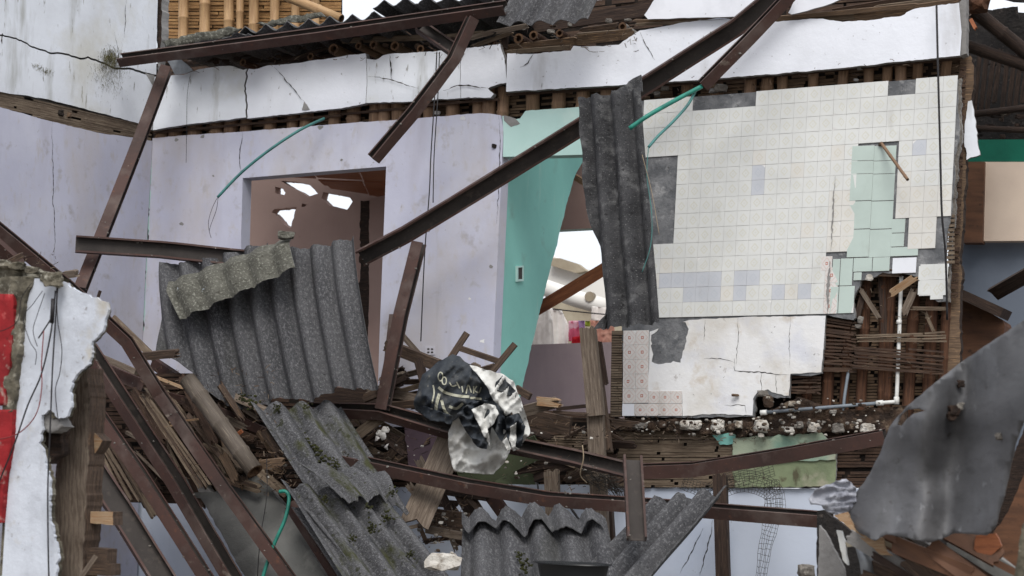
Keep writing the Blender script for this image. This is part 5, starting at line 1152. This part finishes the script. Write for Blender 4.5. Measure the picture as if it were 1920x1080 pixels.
heap('dark broken boards in the gap left of the maroon board', 600, 790, 770, 860, 26, .3, -50, 40, 30, 120, ['wood_dark', 'lath_dark', 'wood_brown', 'blackish_brown', 'lath_grey'], 2)
heap('broken boards behind the bent channel left of the front sheet', 770, 900, 900, 1010, 24, .45, -20, 70, 30, 100, ['wood_dark', 'wood_brown', 'wood_grey', 'blackish_brown'], 3)
heap('short broken sticks behind the weathered posts', 990, 800, 1170, 900, 26, .12, -30, 30, 30, 100, ['lath_grey', 'wood_dark', 'lath_dark', 'wood_brown'], 4)
heap('broken sticks around the foot of the upright leaning channel', 700, 700, 800, 770, 14, .35, -40, 30, 30, 80, ['wood_grey', 'wood_brown', 'wood_dark'], 5)
heap('splintered wood crumbled at the head of the concrete slab', 400, 830, 520, 910, 22, 1.25, 10, 80, 20, 70, ['lath_warm', 'wood_brown', 'lath_grey'], 6)
# crumpled paper scraps
PS = thing('paper_scraps', 'crumpled paper scraps caught under the long channel', 'paper scraps', at(720, 825, .5))
for i, (x, y, s) in enumerate(((712, 812, 8), (722, 806, 8), (718, 818, 7), (724, 838, 6), (708, 822, 5))):
    o_ = [(x + s * math.cos(t) * rng(i, t).uniform(.6, 1.2), y + s * math.sin(t) * rng(i, t, 1).uniform(.6, 1.3)) for t in [q * math.pi / 3 + i for q in range(6)]]
    done(panel(o_, .5 + i * .01, .004, step=5, bump=.04, bscale=20, ms=0), 'scrap', M['cloth_white'], PS)
# black basin at the bottom
BS = thing('black_basin', 'black plastic basin turned over at the bottom edge on the front sheet', 'basin', at(1072, 1100, 2.2))
mb = MB(); c = at(1074, 1075, 2.25); N = 28; k = mpp(1074, 1075, 2.25)
prof = [(70, 16), (72, 18), (66, 17), (60, -8), (58, -40)]
rows = []
for r_, z in prof:
    rows.append([mb.vert(c + WU * (r_ * k * math.cos(2 * math.pi * i / N)) + WN * (r_ * .6 * k * math.sin(2 * math.pi * i / N)) + Vector((0, 0, z * k))) for i in range(N)])
for a, b_ in zip(rows, rows[1:]):
    for i in range(N): mb.face([a[i], a[(i + 1) % N], b_[(i + 1) % N], b_[i]], 0, smooth=True)
mb.face(rows[0], 0)
mat('black_plastic', (30, 32, 34), rough=.35, bump=None); done(mb, 'basin_shell', M['black_plastic'], BS)

# ------------------------------------------------------------------ hoses, wires, netting
wire('green hose arching from the cornice band down over the left doorway', [(608, 222, .08), (560, 245, .25), (500, 285, .35), (450, 326, .4), (408, 370, .45)], .011, 'hose_dull', 'garden_hose', cat='hose', n=8)
wire('fine looped wire hanging from the end of the arching hose', [(409, 368, .45), (398, 390, .45), (391, 415, .45), (392, 432, .45), (396, 446, .45)], .002)
wire('second fine wire hanging from the end of the arching hose', [(409, 368, .45), (406, 392, .45), (396, 420, .45), (392, 434, .45)], .002)
wire('bright green hose end lying from the thinner channel to the hanging sheet', [(1316, 162, .62), (1270, 186, .75), (1220, 214, .9), (1180, 241, .95)], .015, 'hose_green', 'garden_hose', cat='hose', n=8)
wire('duller green hose curving down to the right edge of the hanging sheet', [(1306, 166, .62), (1290, 196, .68), (1262, 228, .75), (1234, 255, .85), (1216, 276, .9)], .010, 'hose_dull', 'garden_hose', cat='hose', n=8)
wire('thin green cord hanging down the right edge of the dark hanging sheet', [(1216, 276, .92), (1213, 330, .92), (1222, 400, .92), (1220, 460, .92), (1204, 510, .92)], .003, 'hose_dull', 'cord', cat='cord')
wire('pale string hanging beside the thin green cord', [(1204, 290, .93), (1222, 360, .93), (1236, 440, .93)], .002, 'string', 'cord', cat='cord')
wire('green hose hooked over the concrete slab at the bottom', [(524, 922, 1.6), (536, 922, 1.6), (542, 936, 1.6), (534, 975, 1.65), (512, 1025, 1.7), (492, 1085, 1.75), (480, 1140, 1.8)], .0125, 'hose_green', 'garden_hose', cat='hose', n=8)
for lb, pts, r_ in (('black wire hanging in front of the lilac wall, left of the pair', [(819, 98, .1), (815, 180, .3), (808, 290, .35), (805, 360, .4), (796, 480, .4), (789, 640, .4)], .0045),
                    ('black wire hanging in front of the lilac wall, right of the pair', [(824, 98, .1), (821, 180, .3), (814, 290, .35), (812, 380, .4)], .004),
                    ('thick black cable hanging down over the tiled wall at its far right', [(1756, 10, .15), (1759, 140, .2), (1763, 290, .2), (1766, 400, .2), (1773, 480, .15), (1776, 600, .1)], .007),
                    ('thin string hanging down the left end of the cornice band', [(356, 144, .1), (351, 180, .1), (350, 240, .1), (349, 305, .1)], .002),
                    ('short black cable end hanging out of the cane strip', [(97, 214, .3), (99, 228, .3), (98, 246, .3)], .008),
                    ('thin wire stretched over the concrete slab', [(500, 860, 1.6), (500, 930, 1.65), (488, 1010, 1.7), (482, 1090, 1.7)], .003)):
    wire(lb, pts, r_)
wire('broken cord drooping across the pale blue wall behind the posts', [(1008, 905, .2), (1012, 950, .2), (1022, 985, .2)], .006)
wire('frayed dark cord slanting behind the bent channel', [(1058, 935, .3), (1072, 955, .3), (1086, 975, .3)], .009)
# chicken wire netting
NE = thing('wire_netting', 'torn grey wire netting hanging over the pale blue wall at the right', 'wire netting', at(1440, 1060, .2))
def net(path, wid, rows, cols, parent, dd=.2, seed=0):
    mb = MB(); P = smooth_path([Vector((x, y, 0)) for x, y in path], max(2, rows // (len(path) - 1))); N = len(P) - 1; G = []
    for i, p in enumerate(P):
        t = (P[min(i + 1, N)] - P[max(i - 1, 0)]).normalized(); nx = Vector((-t.y, t.x, 0)); w_ = wid(i / N)
        row = []
        for j in range(cols + 1):
            q = p + nx * w_ * (j / cols - .5) + Vector((noise.noise(Vector((i * .4, j * .7, seed))) * 3, noise.noise(Vector((i * .4, j * .7, seed + 9))) * 3, 0))
            row.append(at(q.x, q.y, dd + .05 * noise.noise(Vector((i * .3, j * .5, seed + 3)))))
        G.append(row)
    for i in range(N + 1):
        for j in range(cols + 1):
            if j < cols: mb.tube([G[i][j], G[i][j + 1]], .0016, 3, cap=False)
            if i < N: mb.tube([G[i][j], G[i + 1][j]], .0016, 3, cap=False)
    return done(mb, 'net_strip', M['net'], parent)
net([(1446, 900), (1450, 960), (1436, 1020), (1424, 1100)], lambda t: 26 + 6 * math.sin(t * 5), 24, 6, NE)
net([(1330, 930), (1370, 905), (1420, 905), (1452, 930), (1448, 975)], lambda t: 40, 24, 8, NE, .22, 4)
net([(1280, 905), (1310, 915), (1345, 920), (1380, 900), (1450, 880)], lambda t: 26, 24, 6, NE, .24, 8)
NB = thing('tangled_netting', 'dense tangle of dark wire netting hanging under the long channel', 'wire netting', at(1130, 900, .5))
R = rng('tangle'); mb = MB()
for i in range(170):
    x = R.gauss(1122, 22); y = 880 + (x - 1100) * .55 + R.gauss(0, 12); a = R.uniform(-.4, 1.4); l = R.uniform(8, 26)
    mb.tube(smooth_path(P3([(x, y, .5 + R.uniform(0, .12)), (x + l * math.cos(a) * .5 + R.uniform(-4, 4), y + l * math.sin(a) * .5, .55), (x + l * math.cos(a), y + l * math.sin(a), .5 + R.uniform(0, .1))]), 2), .0024, 4, cap=False)
done(mb, 'tangled_wire', M['net'], NB, kind='stuff')
wire('grey frayed thread dangling from the tangled netting up to the channel', [(1092, 835, .95), (1094, 860, .95), (1088, 890, .9), (1100, 905, .8)], .004, 'string', 'thread', cat='thread')

# fine splinters, roots and dust strings through the rubble
SP = thing('splinter_litter', 'fine splinters, straw and twigs scattered through the rubble', 'splinters', at(700, 900, .8), kind='stuff')
mb = MB(); R = rng('splint')
regs = ((260, 690, 520, 900, 260, 1.3), (600, 780, 1150, 930, 320, .7), (1150, 780, 1420, 830, 150, .1), (480, 840, 560, 930, 90, 1.5), (780, 940, 880, 1020, 80, .9), (300, 90, 940, 150, 120, .0), (930, 60, 1200, 100, 90, .06), (1200, 110, 1800, 160, 60, -.02), (1610, 540, 1760, 720, 60, -.05), (0, 470, 120, 520, 40, 3.2))
for x0, y0, x1, y1, n_, dd in regs:
    for i in range(n_):
        x = R.uniform(x0, x1); y = R.uniform(y0, y1)
        if (x0, y0) == (300, 90): y = 140 - (x - 300) * .08 + R.uniform(-14, 4)
        if (x0, y0) == (1200, 110): y = 158 - (x - 1200) * .08 + R.uniform(-10, 22)
        a = R.uniform(0, 6.28); l = R.uniform(3, 15); d_ = dd + R.uniform(-.1, .15)
        p, q = at(x, y, d_), at(x + l * math.cos(a), y + l * math.sin(a) * .7, d_ + R.uniform(-.04, .04))
        mb.tube([p, (p + q) / 2 + Vector((0, 0, R.uniform(-.006, .006))), q], R.uniform(.0012, .0035), 3, m=R.randrange(3), cap=False)
done(mb, 'splinters', [M['lath_grey'], M['lath_warm'], M['wood_dark']], SP, kind='stuff')
RB = thing('rubble_crumbs', 'crumbs of broken plaster and brick caught in the rubble', 'crumbs', at(800, 900, .6), kind='stuff')
mb = MB(); R = rng('crumb')
for x0, y0, x1, y1, n_, dd in ((600, 790, 1150, 930, 90, .5), (1150, 785, 1660, 815, 90, .06), (780, 950, 880, 1040, 50, .9), (500, 840, 560, 900, 25, 1.2), (280, 700, 500, 860, 50, .8), (1420, 745, 1650, 800, 60, .0)):
    for i in range(n_):
        x, y = R.uniform(x0, x1), R.uniform(y0, y1); s = R.uniform(.006, .022)
        rock_mb(at(x, y, dd + R.uniform(-.05, .1)), (s, s, s * .7), seed=i, sub=1, mb=mb, m=R.randrange(3))
done(mb, 'crumbs', [M['rubble_grey'], M['rubble_white'], M['earth']], RB, kind='stuff')

# heap of rubble that everything rests on, just below the picture
HP = MB(); nx_, ny_ = 70, 36
for i in range(nx_ + 1):
    for j in range(ny_ + 1):
        u = i / nx_ * 11 - 5.5; d_ = j / ny_ * 5.5
        p = Vector((0, 12.5, 0)) + WU * u + WN * d_
        h = 1.25 - .12 * d_ - .9 * max(0, (d_ - 3.2) / 2.3) + .22 * noise.fractal(Vector((u, d_, 3)), 1, 2, 4)
        HP.vert((p.x, p.y, max(0, h)))
for i in range(nx_):
    for j in range(ny_):
        a = i * (ny_ + 1) + j; HP.face((a, a + ny_ + 1, a + ny_ + 2, a + 1))
R = rng('heap')
for i in range(260):
    u = R.uniform(-5.3, 5.3); d_ = R.uniform(.2, 5.2); p = Vector((0, 12.5, 0)) + WU * u + WN * d_; h = 1.22 - .12 * d_ - .9 * max(0, (d_ - 3.2) / 2.3)
    s = R.uniform(.04, .16); rock_mb(Vector((p.x, p.y, h)), (s, s, s * .6), seed=i, sub=1, mb=HP)
tag(done(HP, 'rubble_heap', M['rubble_grey']), 'heap of grey rubble that the fallen roof lies on', 'rubble', kind='stuff')

# ------------------------------------------------------------------ foreground, left: broken wall end with red paint
FL = thing('red_painted_wall', 'broken end of a red and white rendered wall close at the left edge', 'wall', base(60, 800, 4.6))
D = 4.6
whit = chain((38, 530), (70, 522), (118, 528), (150, 548), (200, 566), (202, 585), (196, 604), (188, 625), (172, 640), (174, 660), (168, 682), (150, 696), (138, 712), (132, 730), (134, 755), (126, 780), (108, 785), (94, 768), (78, 778), (80, 806), (72, 830), (84, 860), (94, 900), (92, 960), (108, 1030), (104, 1080), (100, 1300), amp=2.4, step=4) + [(100, 1800), (-260, 1800), (-260, 1080), (4, 1080), (10, 980), (26, 800), (34, 640), (44, 560)]
done(panel(whit, D, .018, step=24, bump=.004, bscale=3, smooth=False), 'white_render', [M['lime_render'], M['lime_render']], FL)
done(panel([(x * .96 - 5, y) for x, y in whit], D - .02, .08), 'brick_core', [M['grime'], M['grime']], FL)
done(panel(jag([(-260, 545), (26, 552), (22, 640), (16, 700), (10, 760), (-260, 760)], 1.2, 6), D + .03, .04, step=12, bump=.01, bscale=6), 'red_patch', [M['paint_red']] * 2, FL)
done(panel(jag([(-260, 768), (24, 768), (20, 840), (8, 900), (2, 980), (-260, 1000)], 1.2, 6), D + .03, .04, step=12, bump=.01, bscale=6), 'red_patch', [M['paint_red']] * 2, FL)
done(panel(jag([(-260, 524), (60, 518), (52, 545), (44, 600), (34, 700), (26, 772), (2, 772), (12, 700), (24, 620), (26, 556), (-260, 550)], 2, 6), D + .02, .05, step=8, bump=.03, bscale=10), 'grime_strip', [M['grime']] * 2, FL)
done(panel(jag([(-260, 498), (0, 488), (60, 504), (110, 520), (100, 530), (60, 534), (-260, 532)], 3, 6), D - .02, .12, step=8, bump=.06, bscale=8), 'rubble_crest', [M['grime']] * 2, FL)
for i, (x, y, s) in enumerate(((4, 496, 13), (34, 500, 12), (60, 508, 10), (86, 516, 9))):
    k = mpp(x, y, D); done(rock_mb(at(x, y, D), (s * 1.3 * k, s * k, s * .6 * k), seed=i, sub=3), 'lump', M['grime'], FL)
done(panel(jag([(80, 776), (92, 766), (112, 790), (118, 800), (96, 812), (80, 806)], 2, 5), D - .02, .08, step=8, bump=.02, bscale=10), 'bare_patch', [M['mortar']] * 2, FL)
done(panel(jag([(72, 808), (98, 800), (116, 808), (110, 850), (96, 870), (84, 860)], 2, 5), D - .10, .06, step=8, bump=.03, bscale=10), 'dark_break', [M['blackish_brown']] * 2, FL)
# its post
FP = thing('wooden_post', 'rough brown wooden post with sawn pegs standing behind the red painted wall', 'post', base(130, 1000, 4.3))
done(panel(chain((138, 712), (166, 690), (168, 760), (164, 900), (158, 960), (150, 1080), (140, 1800), amp=1.2) + [(90, 1800), (100, 1080)] + chain((98, 1020), (96, 940), (106, 880), (112, 800), amp=1.5), 4.35, .13, step=12, bump=.02, bscale=5, swap=True), 'post_body', [M['wood_grey'], M['wood_brown']], FP)
for q, mt in (([(164, 806), (178, 812), (192, 826), (178, 850), (166, 850)], 'wood_pale'), ([(164, 850), (178, 856), (174, 900), (160, 930), (158, 900)], 'wood_brown'), ([(152, 957), (212, 960), (212, 985), (152, 980)], 'wood_pale'), ([(150, 1025), (202, 1030), (200, 1058), (150, 1054)], 'wood_brown'), ([(148, 1052), (208, 1058), (208, 1080), (146, 1078)], 'wood_brown')):
    done(panel(jag(q, .8, 6), 4.3, .08), 'peg', [M[mt], M['wood_brown']], FP)
done(board_mb(at(150, 1084, 4.5), at(180, 1042, 4.45), .02, .02, 10, seed=5), 'peg_stick', M['wood_grey'], FP)
# cables over the white render
WB = thing('cable_bundle', 'bundle of black cables dangling over the white render at the left', 'cables', at(95, 525, D + .1))
cb = MB(); c = at(98, 525, D + .06)
for (ox, oy, s) in ((0, 0, 16), (-10, -4, 12), (10, 4, 10)):
    k = mpp(98, 525, D); rock_mb(c + WU * ox * k - Vector((0, 0, oy * k)), (s * k, .03, s * .8 * k), seed=ox, sub=3, rough=.5, mb=cb)
done(cb, 'cable_knot', M['grime'], WB)
for pts, r_, mt in (([(108, 540), (104, 600), (98, 700), (95, 780), (90, 900), (90, 1000), (92, 1100)], .0045, 'cable'), ([(104, 545), (96, 620), (78, 700), (52, 760), (28, 830), (0, 900), (-20, 960)], .0045, 'cable'), ([(82, 620), (78, 680), (78, 730), (66, 780), (30, 815), (-20, 826)], .003, 'cable_red'),
                    ([(106, 540), (108, 600), (116, 655), (112, 700), (104, 730), (108, 780), (112, 790)], .0025, 'cable'), ([(80, 545), (62, 570), (44, 596), (56, 640), (68, 660), (66, 684)], .002, 'cable'), ([(84, 550), (70, 590), (62, 620), (70, 650)], .002, 'cable'), ([(60, 530), (40, 560), (34, 600), (10, 618), (-10, 622)], .002, 'cable'), ([(104, 545), (98, 590), (84, 616), (72, 634)], .004, 'cable')):
    m_ = MB(); m_.tube(smooth_path([at(x, y, D + .05) for x, y in pts], 5), r_, 6); done(m_, 'cable', M[mt], WB)
m_ = MB(); m_.tube([at(100, 560, D + .06), at(97, 606, D + .06)], .011, 8); done(m_, 'taped_joint', M['cable'], WB)

# ------------------------------------------------------------------ foreground, right: big bent metal sheet on broken boards
def msheet(x, y):
    t = (x - 1560) / 360
    q = (x - 1560) + (y - 800) * .12
    return 3.0 + 1.0 * t + .17 * math.cos(q * .027 + 2.4) + .05 * math.cos(q * .061 + 1) + .24 * noise.noise(Vector((x * .006, y * .005, 0))) + .05 * noise.noise(Vector((x * .02, y * .014, 4)))
FM = thing('bent_metal_sheet', 'large bent grey metal sheet with a dark tear, close at the lower right', 'metal sheet', at(1740, 1020, 3.4))
tear = [(1682, 796), (1690, 778), (1702, 768), (1722, 766), (1734, 770), (1712, 776), (1700, 786), (1690, 798)]
done(panel(chain((1990, 560), (1920, 600), (1860, 640), (1800, 680), (1740, 728), (1700, 762), (1668, 800), (1650, 850), (1620, 905), (1600, 930), (1590, 950), (1590, 975), (1612, 1000), (1640, 1014), (1662, 1002), (1700, 1008), (1742, 1018), (1762, 1012), (1790, 1000), (1850, 1004), (1868, 985), (1880, 940), (1890, 900), (1905, 830), (1925, 780), (1990, 700), amp=.8), msheet, .01, holes=[tear], step=13), 'sheet_metal', [M['metal_sheet']] * 2, FM)
done(panel(jag([(1516, 936), (1528, 916), (1556, 908), (1586, 898), (1604, 914), (1606, 940), (1596, 958), (1572, 968), (1556, 962), (1540, 948), (1520, 946)], 2, 6), lambda x, y: 3.05 + .05 * (1 - 2 * abs(noise.noise(Vector((x * .02 + y * .02, y * .06, 2))))) ** 3, .012, step=4), 'crumpled_corner', [M['foil']] * 2, FM)
for i, (x, y, s) in enumerate(((1790, 770, 14), (1800, 762, 10), (1784, 780, 11), (1872, 818, 8), (1802, 720, 9))):
    k = mpp(x, y, 3.6); done(rock_mb(at(x, y, msheet(x, y) + .04), (s * k, s * k * .7, s * k), seed=i + 20, sub=2, rough=.6), 'mortar_lump', M['rubble_grey' if i % 2 else 'blackish_brown'], FM)
FD = thing('splintered_wardrobe', 'smashed brown wooden carcass with splintered panels under the bent metal sheet', 'broken furniture', base(1750, 1050, 2.9))
def fp(o, d_, th, nm, mt, ja=1.2, **kw): return done(panel(jag(o, ja, 6, seed=nm + str(o[0])), d_, th, **kw), nm, [M[mt]] * 2, FD)
fp([(1840, 1010), (1880, 900), (1930, 780), (1990, 700), (1990, 1400), (1800, 1400)], 2.5, .1, 'back_panel', 'blackish_brown')
fp([(1862, 1000), (1890, 960), (1920, 890), (1990, 760), (1990, 900), (1900, 1100), (1840, 1140)], 2.7, .05, 'side_panel', 'ply_brown')
fp([(1532, 958), (1544, 956), (1600, 1000), (1680, 1060), (1700, 1200), (1532, 1200)], 2.4, .05, 'dark_back', 'char')
fp([(1536, 985), (1548, 1000), (1582, 1066), (1600, 1200), (1534, 1200)], 2.8, .04, 'grey_panel', 'mortar')
fp([(1562, 966), (1588, 960), (1602, 990), (1640, 1004), (1656, 1010), (1660, 1030), (1674, 1042), (1650, 1040), (1620, 1014), (1590, 988)], 3.2, .03, 'splintered_edge', 'wood_pale')
fp([(1568, 994), (1578, 996), (1586, 1026), (1590, 1060), (1580, 1050), (1574, 1020)], 2.95, .03, 'slat', 'pvc_white')
fp([(1586, 1014), (1602, 1012), (1604, 1024), (1588, 1026)], 2.95, .03, 'slat', 'eternit_tan')
m_ = MB(); m_.tube([at(1612, 1008, 3.0), at(1624, 1050, 3.0), at(1634, 1120, 3.0)], .034, 12); done(m_, 'round_leg', M['galvanised'], FD)
R = rng('shards')
for i in range(30):
    x = R.uniform(1680, 1900); y = 1024 + R.uniform(-4, 90) + max(0, 1760 - x) * .12; l = R.uniform(110, 240); a = math.radians(R.uniform(20, 38))
    if x > 1850: y += 10
    mt = R.choice(['ply_brown', 'wood_brown', 'ply_brown', 'wood_dark', 'wood_brown', 'mortar', 'concrete', 'ply_brown', 'eternit_tan'])
    d_ = R.uniform(2.9, 3.35)
    done(board_mb(at(x - l * .5 * math.cos(a), y - l * .5 * math.sin(a), d_), at(x + l * .5 * math.cos(a), y + l * .5 * math.sin(a), d_ + R.uniform(-.1, .1)), R.uniform(.03, .10), .02, R.uniform(-30, 30), (.02, .025), seed=i), 'shard', M[mt], FD)
fp([(1652, 1012), (1700, 1004), (1740, 1020), (1800, 1036), (1850, 1070), (1840, 1200), (1700, 1200), (1660, 1060)], 2.85, .05, 'lower_panel', 'wood_brown')
fp([(1830, 1004), (1866, 1000), (1878, 1024), (1850, 1050), (1826, 1030)], 3.3, .03, 'splintered_edge', 'wood_orange')
tag(done(panel(jag([(1924, 960), (1990, 900), (1990, 1500), (1896, 1500), (1902, 1080), (1912, 1010)], 2, 6), 4.2, .1, step=10, bump=.02, bscale=12), 'rough_wall_edge', [M['grime'], M['mortar']]), 'rough pebbly wall edge blurred in the bottom right corner', 'wall')
